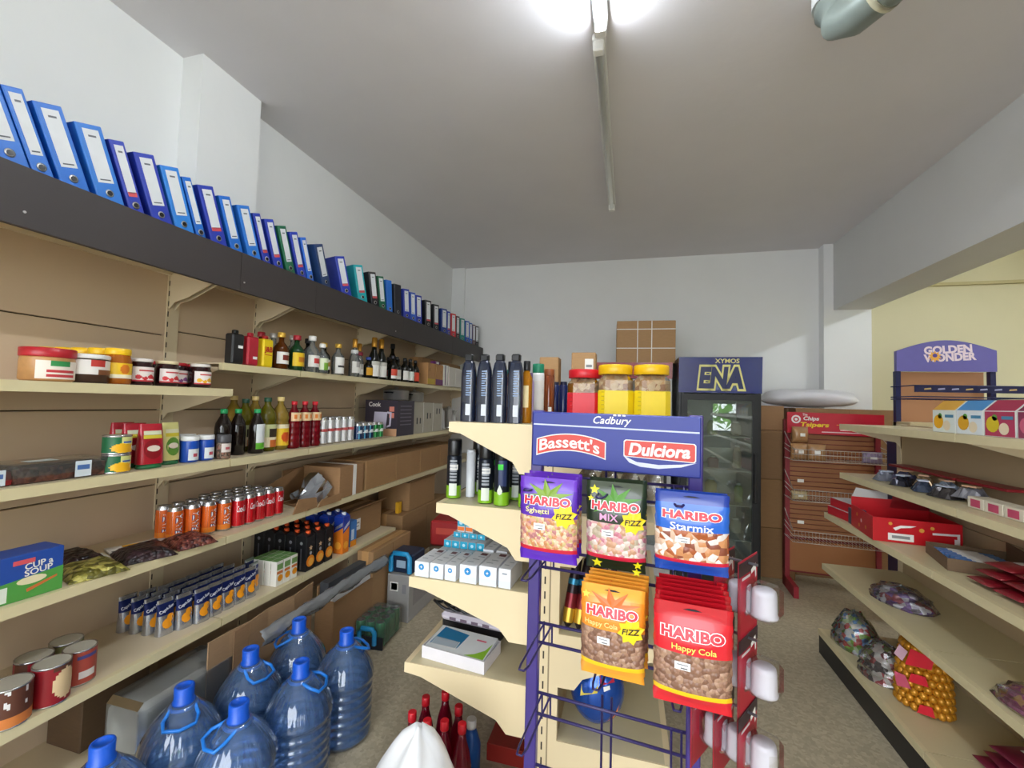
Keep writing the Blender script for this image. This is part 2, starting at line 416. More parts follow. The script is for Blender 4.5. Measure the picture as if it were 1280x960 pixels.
for (z, xt) in LEFTS + RIGHTS:
    s = -1 if xt < SX0 else 1; xb = SX0 if s < 0 else SX1
    mb = MB(); mb.box(xb, xt-s*.02, YI0+.004, YI1-.004, z-.006, z)
    mb.box(xt-s*.02, xt, YI0+.004, YI1-.004, z-.034, z, 1)
    mb.build('shelf', [mat('#d3c6a0', .4, var=.02), CREAME], ISL)
    if z > .2:
        for yy in (YI0, YI1-.004):
            d = xt-xb
            poly = [(xb, z), (xt, z), (xt, z-.036), (xt-d*.14, z-.042), (xb+d*.24, z-.135), (xb+d*.16, z-.175), (xb, z-.175)]
            MB().prism(poly, 'y', yy-.002, yy+.003).build('bracket', CREAM, ISL)
    else: MB().box(xb, xt-s*.02, YI0+.006, YI1-.006, .005, z-.036).build('kick_plate', mat('#3b3633', .7), ISL)

# gondola along the right side
RG = thing('gondola_shelving', 'cream metal shelving with dark kick plate on the right side', 'shelving', (0, 0, 0))
RB = [(.17, 1.17), (1.17, 2.17), (2.17, 3.17)]
RS = [(1.422, 1.285), (1.12, 1.285), (.867, 1.2), (.55, 1.187), (.15, 1.165)]
RPAN = mat('#bda684', .55, var=.03, sc=3)
for (a, b) in RB:
    for z0, z1 in ((.08, .5), (.5, .95), (.95, 1.43)):
        MB().bbox(1.6, 1.62, a+.01, b-.01, z0+.001, z1-.001, .002).build('back_panel', RPAN, RG)
    for (z, xf) in RS:
        mb = MB(); mb.box(xf+.02, 1.6, a+.002, b-.002, z-.006, z); mb.box(xf, xf+.02, a+.002, b-.002, z-.034, z, 1)
        mb.build('shelf', [mat('#cfc29a', .4, var=.02), mat('#d8cba2', .4)], RG)
        if z > .2:
            for yy in (a+.004, b-.02):
                MB().prism([(3.2-x, zz) for x, zz in bracket_poly(1.6, 3.2-xf-.03, z, .035, .1)], 'y', yy, yy+.004).build('bracket', BEIGE, RG)
    MB().box(1.17, 1.6, a+.002, b-.002, .004, .114).build('kick_plate', mat('#2a2724', .6), RG)
for y in (.17, 1.17, 2.17, 3.17): MB().box(1.595, 1.63, y-.02, y+.02, 0, 1.43).build('upright', BEIGE, RG)
# ------------------------------------------------------------------ ring binders on the top shelf
def binder(col, wd, lab, redtag=False, dark=None, face='spine'):
    def b(root):
        h, d = .318, .285; m = mat(col, .4, var=.05)
        # cover: spine + two boards, open at the fore edge; local +y is along the shelf, +x out to the aisle
        MB().bbox(-.006, 0, 0, wd, 0, h, .003).build('spine', m, root)
        MB().box(-d, -.004, 0, .003, 0, h).build('cover_board', m, root)
        MB().box(-d, -.004, wd-.003, wd, 0, h).build('cover_board', m, root)
        MB().box(-d+.01, -.02, .006, wd-.006, .012, h-.02).build('papers', mat('#e9e7df', .8), root)
        S = lambda u, v: (.0006, wd/2+u, v)
        if lab:
            l = patch(S, rect(0, .217, wd*.62, .17), root, mat('#e3e6ea', .6), 'spine_label')
            S2 = lambda u, v: (.0012, wd/2+u, v)
            patch(S2, rect(0, .28, wd*.3, .006), l, mat('#6c7078', .6), 'print')
            patch(S2, rect(0, .142, wd*.42, .004), l, mat('#5a5e68', .6), 'print')
            if redtag: patch(S2, rect(0, .136, wd*.62, .016), l, mat('#d8555c', .5), 'print')
        ring = MB().lathe([(.011, 0), (.013, .0015), (.009, .002)], 14).build('finger_ring', STEEL, root)
        ring.matrix_local = Matrix.Translation((.0005, wd/2, .098)) @ Matrix.Rotation(PI/2, 4, 'Y')
        h2 = MB().lathe([(.0085, 0), (.0085, .003)], 12).build('hole', BLACK, root)
        h2.matrix_local = Matrix.Translation((.0006, wd/2, .098)) @ Matrix.Rotation(PI/2, 4, 'Y')
        if col in ('#23406f',):
            for z in (.14, .2): MB().box(-.1, -.06, -.0008, 0, z, z+.006).build('band', mat('#c7b27a', .4, .4), root)
    return b
B_, D_, N_ = '#1f6fd0', '#2a3fb0', '#1d4fb8'
# (y at foot, colour, width, label?, red tag, lean degrees, words)
BND = [(.83, B_, .075, 1, 0, 21, 'bright blue lever arch binder at the left picture edge, wide'),
 (.915, B_, .05, 1, 0, 21, 'narrow bright blue binder wedged second from the picture edge'),
 (.985, B_, .075, 1, 0, 21, 'bright blue wide binder, third from the left picture edge'),
 (1.085, '#2c7ad6', .08, 1, 0, 20, 'lighter blue wide binder with empty label, fourth from the picture edge'),
 (1.185, D_, .05, 1, 1, 20, 'narrow indigo binder with a red tag behind the fourth wide blue one'),
 (1.265, D_, .075, 1, 0, 20, 'indigo wide binder just before the plaster pillar'),
 (1.355, '#2f86e0', .075, 1, 0, 19, 'sky blue binder with a printed paper label below the pillar corner'),
 (1.447, B_, .04, 1, 0, 20, 'thin blue binder tucked behind the sky blue one'),
 (1.515, D_, .075, 1, 1, 20, 'indigo binder with a shiny label and red tag below the pillar'),
 (1.615, B_, .06, 1, 0, 20, 'blue binder with clean white label under the middle of the pillar'),
 (1.71, '#2c7ad6', .07, 1, 0, 20, 'lighter blue binder under the right edge of the pillar'),
 (1.80, D_, .045, 1, 1, 20, 'thin indigo binder just past the plaster pillar'),
 (1.87, D_, .06, 1, 1, 20, 'indigo binder with red tag, left of the dark green binder'),
 (1.955, '#1f6b4a', .06, 1, 0, 20, 'dark green binder between two indigo ones'),
 (2.04, D_, .06, 1, 1, 20, 'indigo binder with red tag, right of the dark green binder'),
 (2.12, '#2f6fd8', .045, 1, 0, 20, 'thin blue binder leaning beside the big navy box file'),
 (2.24, '#23406f', .085, 1, 0, 24, 'tall navy box file leaning over with its side showing'),
 (2.43, D_, .07, 1, 1, 16, 'indigo binder between the navy box file and the turquoise binder'),
 (2.60, '#18a7b0', .075, 1, 1, 13, 'turquoise binder with a white label'),
 (2.755, '#26262c', .065, 1, 1, 10, 'black binder right next to the turquoise one'),
 (2.86, '#1f6b4a', .06, 1, 0, 9, 'small green binder between the black binder and a plain blue one'),
 (2.955, B_, .06, 0, 0, 6, 'plain blue binder without a spine label'),
 (3.06, '#23252c', .08, 0, 0, 4, 'black box file with a low white sticker'),
 (3.21, D_, .07, 1, 0, 5, 'indigo binder right after the black box file'),
 (3.32, '#3560c8', .065, 1, 0, 4, 'blue binder with a wide white label among the far binders'),
 (3.42, D_, .075, 1, 0, 4, 'indigo binder left of the two far black binders'),
 (3.60, '#1e1e22', .08, 1, 1, 3, 'first of the two far black binders'),
 (3.77, '#1e1e22', .08, 1, 1, 3, 'second of the two far black binders'),
 (3.95, '#26408f', .085, 1, 0, 2, 'dark blue binder with broad white label left of the red one'),
 (4.09, D_, .05, 1, 1, 2, 'thin indigo binder touching the red binder'),
 (4.19, '#cf2230', .08, 1, 0, 2, 'bright red binder on the far shelf end'),
 (4.33, '#4a2a2c', .06, 1, 0, 2, 'dark brown binder right of the red one'),
 (4.45, '#1c8f84', .08, 1, 0, 2, 'teal green binder near the far end'),
 (4.60, '#2a5cc0', .08, 1, 0, 2, 'blue binder right of the teal one near the far end'),
 (4.73, '#3a66b8', .06, 1, 0, 2, 'greyish blue binder, third from the far end'),
 (4.84, '#6a4a50', .06, 1, 0, 2, 'dull brown binder, second from the far end'),
 (4.94, '#2a2a30', .07, 1, 0, 2, 'black binder standing last at the far end by the corner')]
TURN = {2.24: .1, 3.06: -.2, 2.955: -.2}
for (y, c, wd, lb, rt, lean, words) in BND:
    a = math.radians(lean)
    inst(('binder', c, wd, lb, rt), binder(c, wd, lb, rt), 'ring_binder', words, 'binder', (-1.80, y, ZT+.001), group='binders on the top shelf', rot=(a, 0, TURN.get(round(y, 3), 0. if y < 2.2 else -.3)))

# ------------------------------------------------------------------ jars, cans, bottles
def jar(r, h, lidc, bodym, lab, lidh=.02, neck=.9, labspan=1.25, labz=(.18, .74), labfn=None, stick=None):
    def b(root):
        hb = h-lidh
        MB().lathe([(r*.9, 0), (r, .006), (r, hb*.82), (r*neck, hb*.95), (r*neck, hb)], 20).build('glass', bodym, root)
        MB().lathe([(r*neck*1.03, hb), (r*neck*1.05, hb+.003), (r*neck*1.05, h-.003), (r*neck*.98, h)], 20).build('lid', mat(lidc, .35), root)
        wrap('label', root, r*1.008, hb*labz[0], hb*labz[1], -labspan, labspan, lab, labfn, 28, 20)
        if stick: patch(cyl(r*1.02), rect(*stick), root, STICKER, 'price_sticker')
    return b
def can(r, h, mats, fn=None, txt=None, txtm=None, vert=True, halo=None, lidm=None):
    def b(root):
        MB().lathe([(r*.78, 0), (r*.86, .003), (r, .012), (r, h-.018), (r*.84, h-.004), (r*.86, h-.001), (r*.82, h), (r*.8, h-.004)], 18).build('body', SILVER, root)
        wrap('printed_sleeve', root, r*1.006, .010, h-.017, -PI, PI, mats, fn, 20, 10)
        MB().lathe([(r*.79, 0), (r*.79, .001)], 16, cz=h-.0035).build('lid', lidm or mat('#cfcfd2', .35, .5), root)
        if txt:
            if vert:
                if halo: text_on(txt, cyl(r*1.012), root, halo, 0, h*.5, h*.58, r*.85, off=.1, shear=.2, ref=.02, rot=PI/2)
                text_on(txt, cyl(r*1.02), root, txtm, 0, h*.5, h*.58, r*.85, off=.02, shear=.2, ref=.02, rot=PI/2)
            else: text_on(txt, cyl(r*1.02), root, txtm, 0, h*.62, r*1.75, h*.2, off=.01, shear=.35)
    return b
def bottle(r, h, prof, bodym, capc, capn, lab=None, labz=None, labfn=None, span=1.3, caph=.02, capr=.5, extra=None):
    """prof: (radius factor, height factor) of the body up to the cap"""
    def b(root):
        MB().lathe([(r*a, h*z) for a, z in prof], 20).build('body', bodym, root)
        ct = h*prof[-1][1]
        MB().lathe([(r*capr, ct-caph*.15), (r*capr*1.04, ct), (r*capr*1.02, h-.002), (r*capr*.9, h)], 14).build(capn, capc, root)
        if lab: wrap('label', root, r*1.012, h*labz[0], h*labz[1], -span, span, lab, labfn, 12, 6)
        if extra: extra(root)
    return b
G_ = 'jars on the upper left shelf'
MAR = mat('#c4915a', .4, var=.15, sc=60)
HONEY = mat('#a55a14', .12, var=.1); JAM = mat('#2a0c10', .15); JAMW = mat('#eee4e2', .5); JAMR = mat('#c2202c', .5); ORNG = mat('#e8921c', .45); YEL = mat('#f2c21a', .4)
def lab_fruit(u, v):
    if v < .1: return 2
    for (a, b, q) in ((.2, .3, .12), (.42, .22, .1), (.62, .34, .13), (.82, .25, .1)):
        if (u-a)**2*1.6+(v-b)**2 < q*q*1.4: return 1
    return 2 if (.72 < v < .82 and .2 < u < .8) else 0
z = ZA+.001
inst('peanut', jar(.066, .108, '#b5202c', MAR, [mat('#efe6da', .5), mat('#c4333a', .5), mat('#2d8a4a', .5)], .03, .98, .9, (.1, .85), lambda u, v: 2 if v > .7 and .3 < u < .7 else (1 if (int(v*8) % 2 and .2 < u < .85 and v < .6) else 0)), 'spread_jar', 'large tan peanut butter tub with a red lid', 'jar', (-1.85, .98, z), RF, G_)
inst('choc', jar(.062, .1, '#f0eeec', mat('#3d2318', .3), [mat('#ebe6e2', .5), mat('#7b4a2a', .5), mat('#c23a34', .5)], .016, .98, 1.2, (.35, .95), lambda u, v: 1 if v < .35 and u > .5 else (2 if v > .55 and .35 < u < .65 else 0)), 'spread_jar', 'dark chocolate spread jar with a white lid', 'jar', (-1.85, 1.085, z), RF, G_)
for k in range(5):
    inst('honey', jar(.042, .132, '#f5c51c', HONEY, [mat('#f3c522', .45), mat('#e07c1e', .5), mat('#f6ecd0', .5)], .024, .86, 1.25, (.2, .72), lambda u, v: 1 if ((u-.5)**2*4+(v-.6)**2 < .09) else (2 if v < .25 else 0)), 'honey_jar',
         ['honey jar with yellow lid at the front of its row', 'honey jar with yellow lid directly behind the front one', 'third honey jar with yellow lid counted from the front', 'fourth honey jar with yellow lid, hidden behind others', 'rearmost honey jar with yellow lid against the panel'][k], 'jar', (-1.84-.068*k, 1.175-.012*k, z), RF, 'honey jars in a row')
JL = ['red', 'white', 'cream']
JR = [(-1.85, 1.262, '#ece6e4', JAMR, 'cherry jam jar with white lid beside the honey'), (-1.93, 1.225, '#b81c28', JAMR, 'jam jar with red lid behind the honey and the cherry jam'),
      (-1.85, 1.362, '#e8d8b0', mat('#d8343a', .5), 'strawberry jam jar with cream lid, second in front row'), (-1.94, 1.375, '#b81c28', JAMR, 'jam jar with red lid right behind the strawberry jam'),
      (-1.90, 1.44, '#b81c28', mat('#8a4a8a', .5), 'plum jam jar with red lid set back between two front jars'),
      (-1.84, 1.50, '#e6e0d8', mat('#eeb51e', .5), 'apricot jam jar with orange label and pale lid'), (-1.93, 1.535, '#b81c28', ORNG, 'last jam jar with red lid at the shelf end')]
for k, (x, y, lc, fc, words) in enumerate(JR):
    inst(('jam', lc, k), jar(.041, .104, lc, JAM, [JAMW, fc, mat('#c03038', .5)], .013, .88, 1.2, (.16, .78), lab_fruit), 'jam_jar', words, 'jar', (x, y, z), RF, 'jam jars')

# bottles on the raised shelf
z = ZA2+.001
G_ = 'spirits on the raised shelf'
def tin(c, capc, mark=None):
    def b(root):
        MB().bbox(-.034, .034, -.026, .026, 0, .148, .007).build('body', mat(c, .3, coat=.3), root)
        MB().bbox(-.013, .013, -.011, .011, .148, .168, .004).build('cap', mat(capc, .35), root)
        if mark:
            text_on(mark, flat(-.0268), root, mat('#c3261e', .4), 0, .09, .05, .034, off=.04)
            patch(flat(-.0266), rect(0, .065, .045, .004), root, mat('#c3261e', .4))
        else: patch(flat(-.0266), rect(.01, .04 if c[1] == 'b' else .085, .026, .014), root, STICKER, 'price_sticker')
    return b
inst('tin_k', tin('#17171b', '#141414'), 'spirit_tin', 'black rectangular gift tin at the near shelf end', 'tin', (-1.868, 1.69, z), RF, 'gift tins')
inst('tin_r', tin('#b0162c', '#b0162c'), 'spirit_tin', 'crimson rectangular gift tin between black and yellow tins', 'tin', (-1.868, 1.778, z), RF, 'gift tins')
inst('tin_y', tin('#f0d010', '#a81c20', 'J&B'), 'spirit_tin', 'bright yellow gift tin with red letters', 'tin', (-1.868, 1.872, z), RF, 'gift tins')
RUM = clear('amber_glass', '#8a4a18', .9, .03, 1., .35); GREEN = mat('#143a1e', .12); CLEARG = clear('clear_glass', '#f2f6f6', .97, .03, 1.2, .16, '#cfd4d4'); DARKG = mat('#15140f', .1)
SH = [(.92, 0), (1, .02), (1, .55), (.86, .62), (.36, .74), (.33, .88)]
WN = [(.92, 0), (1, .02), (1, .56), (.8, .66), (.38, .76), (.36, .9)]
CH = [(.9, 0), (1, .03), (1, .42), (.86, .52), (.42, .68), (.36, .8)]
W_ = mat('#eeece6', .5)
def lb(c2): return ([W_, c2], (.14, .46), lambda u, v: 1 if .3 < u < .75 and .3 < v < .75 else 0)
def sp(key, r, h, prof, body, cap, capn, lab, x, y, words, cat='bottle', caph=.02, grp=G_):
    L, lz, fn = lab if lab else (None, None, None)
    inst(key, bottle(r, h, prof, body, cap, capn, L, lz, fn, caph=caph), 'spirit_bottle', words, cat, (x, y, z), RF, grp, scale=(1.12, 1.12, 1.08))
YC = mat('#e3b64a', .3, .4); RC = mat('#a61c2c', .4); KC = mat('#17171a', .4); SCp = mat('#c8c2ba', .35, .4)
sp('whis', .036, .19, SH, RUM, YC, 'cap', lb(mat('#7a2a1e', .5)), -1.88, 1.997, 'amber whisky bottle with gold cap beside the yellow tin')
sp('vod', .036, .195, SH, CLEARG, SCp, 'cap', None, -1.98, 2.045, 'clear spirit bottle standing behind the amber whisky')
sp('redc', .034, .19, SH, RUM, RC, 'cap', None, -1.99, 1.967, 'amber bottle with red cap behind the yellow tin')
sp('jaeg', .038, .19, SH, GREEN, RC, 'cap', ([mat('#e8c21e', .5), mat('#c87a1a', .5)], (.12, .5), lambda u, v: 1 if .3 < u < .7 and .3 < v < .7 else 0), -1.87, 2.104, 'green bottle with yellow label and red cap')
sp('vod2', .037, .20, SH, CLEARG, SCp, 'cap', lb(mat('#d9dcdc', .5)), -1.96, 2.172, 'clear vodka bottle standing back right of the green bottle')
sp('bacardi', .039, .205, SH, CLEARG, W_, 'cap', lb(mat('#c83a3a', .5)), -1.87, 2.230, 'clear white-rum bottle with red mark on its label')
sp('dk', .034, .2, SH, DARKG, KC, 'cap', None, -1.96, 2.299, 'dark bottle with black cap standing behind the clear rum')
sp('grn', .032, .17, SH, CLEARG, W_, 'cap', ([mat('#dfe8c8', .5), mat('#7fb23c', .5)], (.1, .5), lambda u, v: 1 if v < .6 and u > .3 else 0), -1.85, 2.299, 'small clear bottle with pale green label')
sp('met', .034, .185, SH, DARKG, YC, 'cap', lb(mat('#c8a03a', .5)), -1.9, 2.377, 'dark brandy bottle with gold cap and label')
sp('jim', .036, .19, SH, CLEARG, YC, 'cap', ([W_, mat('#3a3a3e', .5)], (.04, .56), lambda u, v: 1 if .35 < v < .5 and .15 < u < .85 else 0), -1.86, 2.464, 'bottle with tall white label and gold cap standing alone')
GF = mat('#d49a3a', .35, .6)
for k, (x, y, lc) in enumerate([(-1.88, 2.67, '#d9dad6'), (-1.93, 2.80, '#a01f38')]):
    inst(('prosecco', k), bottle(.038 if k == 0 else .033, .27 if k == 0 else .255, CH, CLEARG, GF, 'gold_foil', [W_, mat('#b8b4b0', .5)], (.1, .4), lambda u, v: 1 if .3 < u < .7 and v > .5 else 0, caph=.06, capr=.42,
         extra=(lambda c: lambda root: wrap('neck_band', root, .026, .165, .19, -PI, PI, [mat(c, .4)]))(lc)), 'sparkling_wine_bottle',
         ['pale sparkling wine bottle with gold neck and silver band', 'pale sparkling wine bottle with gold neck and crimson band'][k], 'bottle', (x, y, z), RF, G_)
sp('orl', .034, .15, SH, DARKG, mat('#27408a', .4), 'cap', ([mat('#e0a41e', .5), W_], (.15, .5), lambda u, v: 0), -1.9, 2.873, 'squat dark bottle with yellow label and blue cap')
for k, y in enumerate((2.90, 3.00)):
    inst('champ', bottle(.043, .30, CH, mat('#0f120e', .1), GF, 'gold_foil', [W_, mat('#c9c6bd', .5)], (.06, .42), lambda u, v: 1 if v > .75 else 0, caph=.07, capr=.42), 'sparkling_wine_bottle',
         ['black sparkling wine bottle with white label, left of its twin', 'black sparkling wine bottle with white label, right of its twin'][k], 'bottle', (-1.885, y+.02, z), RF, G_, scale=(1.08, 1.08, 1.06))
WB = [(-1.86, 3.156, '#d84a34'), (-1.96, 3.136, '#d9d4cc'), (-1.88, 3.253, '#d9d4cc'), (-1.97, 3.273, '#c0322c'), (-1.86, 3.351, '#f0eee8'), (-1.86, 3.448, '#e6efe6'), (-1.96, 3.409, '#dddddd'), (-1.86, 3.545, '#e24a2c'), (-1.95, 3.526, '#cccccc')]
WL = ['red wine bottle with orange-red label next to the champagne', 'dark wine bottle standing behind the orange-labelled one', 'dark wine bottle with pale label, second in the wine row', 'dark wine bottle behind the second one in the wine row', 'dark wine bottle with white label, third in the wine row', 'dark wine bottle with white and green label, fourth in the row', 'dark wine bottle behind the white and green label one', 'squat wine bottle with bright orange label beside the tan boxes', 'dark wine bottle behind the bright orange label']
for k, (x, y, c) in enumerate(WB):
    inst(('wine', k), bottle(.038, .205, WN, DARKG, KC if k % 3 else mat('#2a2a34', .4), 'cap', [mat(c, .5), W_, mat('#4cb06a', .5)], (.08, .46), lambda u, v, k=k: (2 if k == 5 and u > .55 and v < .5 else (1 if v < .3 and k != 7 else 0)), caph=.05, capr=.4), 'wine_bottle', WL[k], 'bottle', (x, y, z), RF, 'wine bottles in a cluster')
sp('tallwine', .036, .32, WN, DARKG, KC, 'cap', None, -2.05, 3.467, 'tall black bottle standing at the back of the wine cluster', caph=.05)

# packets further along the raised shelf
def box_(w, d, h, m, prints=(), texts=(), top=None, bev=.002):
    """carton pack, front at local -y; prints: (cx,cz,w,h,mat[,side])"""
    def b(root):
        MB().bbox(-w/2, w/2, -d/2, d/2, 0, h, bev).build('body', m, root)
        for p in prints:
            side = p[5] if len(p) > 5 else 'front'
            S = {'front': lambda u, v: (u, -d/2-.0006, v), 'top': lambda u, v: (u, v, h+.0006), 'left': lambda u, v: (-w/2-.0006, -u, v), 'right': lambda u, v: (w/2+.0006, u, v)}[side]
            patch(S, rect(*p[:4]), root, p[4])
        for t in texts:
            text_on(t[0], flat(-d/2-.0012), root, t[5], t[1], t[2], t[3], t[4], off=t[6] if len(t) > 6 else .01)
        if top: MB().box(-w/2+.001, w/2-.001, -d/2+.001, d/2-.001, h, h+.0008).build('lid', top, root)
    return b
TAN = mat('#b98a58', .7); PURP = mat('#6d2a68', .5)
inst('tanb', box_(.16, .1, .205, TAN, [(0, .03, .158, .05, mat('#c9a83a', .6)), (-.04, .14, .012, .03, mat('#8a5c34', .6))]), 'coffee_carton', 'tan carton with yellow base next to the wine', 'box', (-1.87, 3.80, z), RF, 'cartons on the raised shelf')
inst('tanp', box_(.17, .1, .205, TAN, [(0, .03, .168, .055, PURP), (.03, .13, .012, .03, mat('#8a5c34', .6))], top=PURP), 'coffee_carton', 'tan carton with purple base and purple top', 'box', (-1.87, 3.98, z), RF, 'cartons on the raised shelf')
inst('purtop', box_(.12, .05, .03, PURP, [(0, .015, .06, .022, W_)]), 'small_box', 'small purple box lying on top of the tan purple carton', 'box', (-1.87, 3.98, z+.208), RF)
for k in range(2): inst('purw', box_(.06, .1, .215, W_, [(.012, .11, .018, .2, PURP)]), 'coffee_carton', ['white carton with purple stripe, left of two', 'white carton with purple stripe, right of two'][k], 'box', (-1.87, 4.11+.075*k, z), RF, 'cartons on the raised shelf')
for k in range(3): inst('whtb', box_(.17, .14, .205, mat('#d9d4ca', .6)), 'plain_carton', ['plain off-white carton, nearest of three on raised shelf', 'plain off-white carton, middle of three on raised shelf', 'plain off-white carton, farthest of three on raised shelf'][k], 'box', (-1.88, 4.28+.18*k, z), RF, 'plain white cartons')
def carton(w, d, h, col='#a98256', tape=True, label=None, flaps=0., tapec='#b98d5a', sw=None):
    def b(root):
        m = carton_mat(col)
        MB().bbox(-w/2, w/2, -d/2, d/2, 0, h, .004).build('body', m, root)
        if tape:
            MB().box(-w/2-.0008, w/2+.0008, -.025, .025, h*.75, h+.0008).build('tape', mat(tapec, .35), root)
        MB().box(-.002, .002, -d/2-.0006, -d/2, .01, h-.01).build('seam', mat('#7d5e3a', .8), root) if w > d*2 else None
        if flaps:
            MB().add([(-w/2, -d/2, h), (w/2, -d/2, h), (w/2+.0, -d/2-flaps*.7, h+flaps*.5), (-w/2, -d/2-flaps*.7, h+flaps*.5), (-w/2, -d/2+.003, h+.003), (w/2, -d/2+.003, h+.003), (w/2, -d/2-flaps*.7+.003, h+flaps*.5+.004), (-w/2, -d/2-flaps*.7+.003, h+flaps*.5+.004)],
                     [(0, 1, 2, 3), (7, 6, 5, 4), (2, 1, 5, 6), (0, 3, 7, 4), (3, 2, 6, 7)]).build('flap', m, root)
        if label:
            patch(flat(-d/2-.0008), rect(*label), root, W_, 'shipping_label')
            patch(flat(-d/2-.0014), rect(label[0], label[1]+label[3]*.15, label[2]*.7, label[3]*.12), root, mat('#8b8b8b', .6))
            patch(flat(-d/2-.0014), rect(label[0], label[1]-label[3]*.15, label[2]*.6, label[3]*.08), root, mat('#8b8b8b', .6))
        if sw:
            for u in (-.14*w, .1*w): MB().box(u-.004, u+.004, -d/2-.003, -d/2, 0, h+.003).build('strap', W_, root)
            for v in (.35*h, .8*h): MB().box(-w/2-.002, w/2+.002, -d/2-.0036, -d/2, v-.004, v+.004).build('strap', W_, root)
    return b
r = thing('cardboard_carton', 'flat brown carton lying above the white cartons on raised shelf', 'box', (-2.02, 4.35, z+.0), RF, 'brown cartons'); carton(1.0, .14, .27)(r)
# ------------------------------------------------------------------ middle shelf (oil, cans, pouches)
z = ZB+.001
DATES = speckle('dark_dates', ['#4a2a22', '#5a3428', '#3a2018', '#6a4030'], 60, .35, .6)
CLR = clear('clear_plastic', '#f2f2ee', .93, .08, 1.0, .06)
def tray(w, d, h, fill, lid=True):
    def b(root):
        MB().prism([(-w/2+.01, .003), (w/2-.01, .003), (w/2-.004, h*.8), (-w/2+.004, h*.8)], 'y', -d/2+.008, d/2-.008).build('contents', fill, root)
        mb = MB(); a, c = w/2, d/2
        v = [(-a+.012, -c+.012, 0), (a-.012, -c+.012, 0), (a-.012, c-.012, 0), (-a+.012, c-.012, 0), (-a, -c, h), (a, -c, h), (a, c, h), (-a, c, h)]
        mb.add(v, [(0, 3, 2, 1), (0, 1, 5, 4), (1, 2, 6, 5), (2, 3, 7, 6), (3, 0, 4, 7), (4, 5, 6, 7)]); mb.build('clear_tray', CLR, root)
        patch(lambda u, v: (u, v, h+.0008), rect(-.03, -.01, .075, .05), root, mat('#c9d2cf', .5), 'label')
        patch(flat(-d/2-.001), rect(.05, h*.5, .045, h*.85), root, mat('#d7e2ea', .5), 'label')
        patch(flat(-d/2-.0016), rect(.05, h*.58, .034, h*.25), root, mat('#4a6fae', .5), 'print')
    return b
inst('tray', tray(.25, .15, .062, DATES), 'date_tray', 'clear plastic tray of dark dates with blue label', 'food tray', (-1.86, 1.01, z), RF-.03)
inst('tray2', tray(.2, .15, .055, mat('#8e1d22', .4, var=.3, sc=30)), 'food_tray', 'clear tray with red packaging at the left picture edge', 'food tray', (-1.87, .80, z), RF)
CG = [mat('#d9dc8e', .45), mat('#14603a', .45), mat('#f0b41c', .45), mat('#3b5fae', .45), mat('#f2ece0', .5)]
def cornfn(u, v):
    if (u-.45)**2+((v-.3)*.9)**2 < .07: return 2
    if u < .4: return 1
    if v < .5: return 4 if (.62 < u < .9 and .2 < v < .42) else 2
    return 3 if (.45 < u < .7 and .6 < v < .75) else 0
def foodcan(r, h, mats, fn):
    def b(root):
        MB().lathe([(r*.98, 0), (r*1.02, .002), (r, .005), (r, h-.005), (r*1.02, h-.003), (r*1.01, h), (r*.95, h), (r*.94, h-.003)], 20).build('tin', SILVER, root)
        MB().lathe([(r*.94, 0), (r*.94, .001)], 18, cz=h-.0028).build('tin_lid', mat('#c6c2b2', .45, .25), root)
        wrap('paper_label', root, r*1.008, .006, h-.006, -PI, PI, mats, fn, 48, 18)
    return b
for k in range(2): inst('corn', foodcan(.041, .068, CG, lambda u, v: cornfn((u-.25)*2, v) if .25 < u < .75 else 1), 'corn_can', ['lower of two stacked green and yellow sweetcorn cans', 'upper of two stacked green and yellow sweetcorn cans'][k], 'can', (-1.80, 1.165, z+.0685*k), RF, 'stacked corn cans')
def pouch(w, h, d, c, cap, mark, lbl):
    def b(root):
        n = 8; k = 10; mb = MB(); v = []
        for j in range(k+1):
            t = j/k; hh = h*.9*t
            dd = d/2*(1-.75*t*t); ww = w/2*(1-.12*t*t)
            for i in range(n*2):
                a = 2*PI*i/(2*n); x = ww*math.copysign(abs(math.cos(a))**.6, math.cos(a)); y = dd*math.copysign(abs(math.sin(a))**.7, math.sin(a))
                v.append((x, y, hh+h*.1))
        m2 = 2*n
        mb.add(v, [(j*m2+i, j*m2+(i+1) % m2, (j+1)*m2+(i+1) % m2, (j+1)*m2+i) for j in range(k) for i in range(m2)], 0, True)
        mb.add(v[-m2:], [tuple(range(m2))], 0)
        mb.build('squeeze_pack', mat(c, .35, coat=.3), root)
        MB().lathe([(w*.5, 0), (w*.5, .004), (w*.46, h*.1)], 20).build('screw_cap', mat(cap, .4), root).scale = (1, d/w*.98, 1)
        F = lambda u, v: (u, -d/2*(1-.75*(v/h)**2)*math.sqrt(max(0, 1-(u/(w*.52))**2))**.7-.003, v)
        F.curved = True
        patch(F, rect(0, h*.8, w*.7, h*.09), root, mat(lbl, .5)); patch(F, rect(0, h*.71, w*.72, h*.08), root, mat('#d9c83a', .5))
        mb2 = MB(); cpts = disc(0, h*.43, w*.36, 16, h*.22); mb2.add([F(0, h*.43)]+[F(*p) for p in cpts], [(0, i+1, (i+1) % 16+1) for i in range(16)]); mb2.build('print', mat(mark, .4), root)
        F2 = lambda u, v: (F(u, v)[0], F(u, v)[1]-.0015, v)
        mb2 = MB(); cpts = disc(0, h*.45, w*.26, 14, h*.07); mb2.add([F2(0, h*.45)]+[F2(*p) for p in cpts], [(0, i+1, (i+1) % 14+1) for i in range(14)]); mb2.build('print', mat('#e8d9c8', .5), root)
    return b
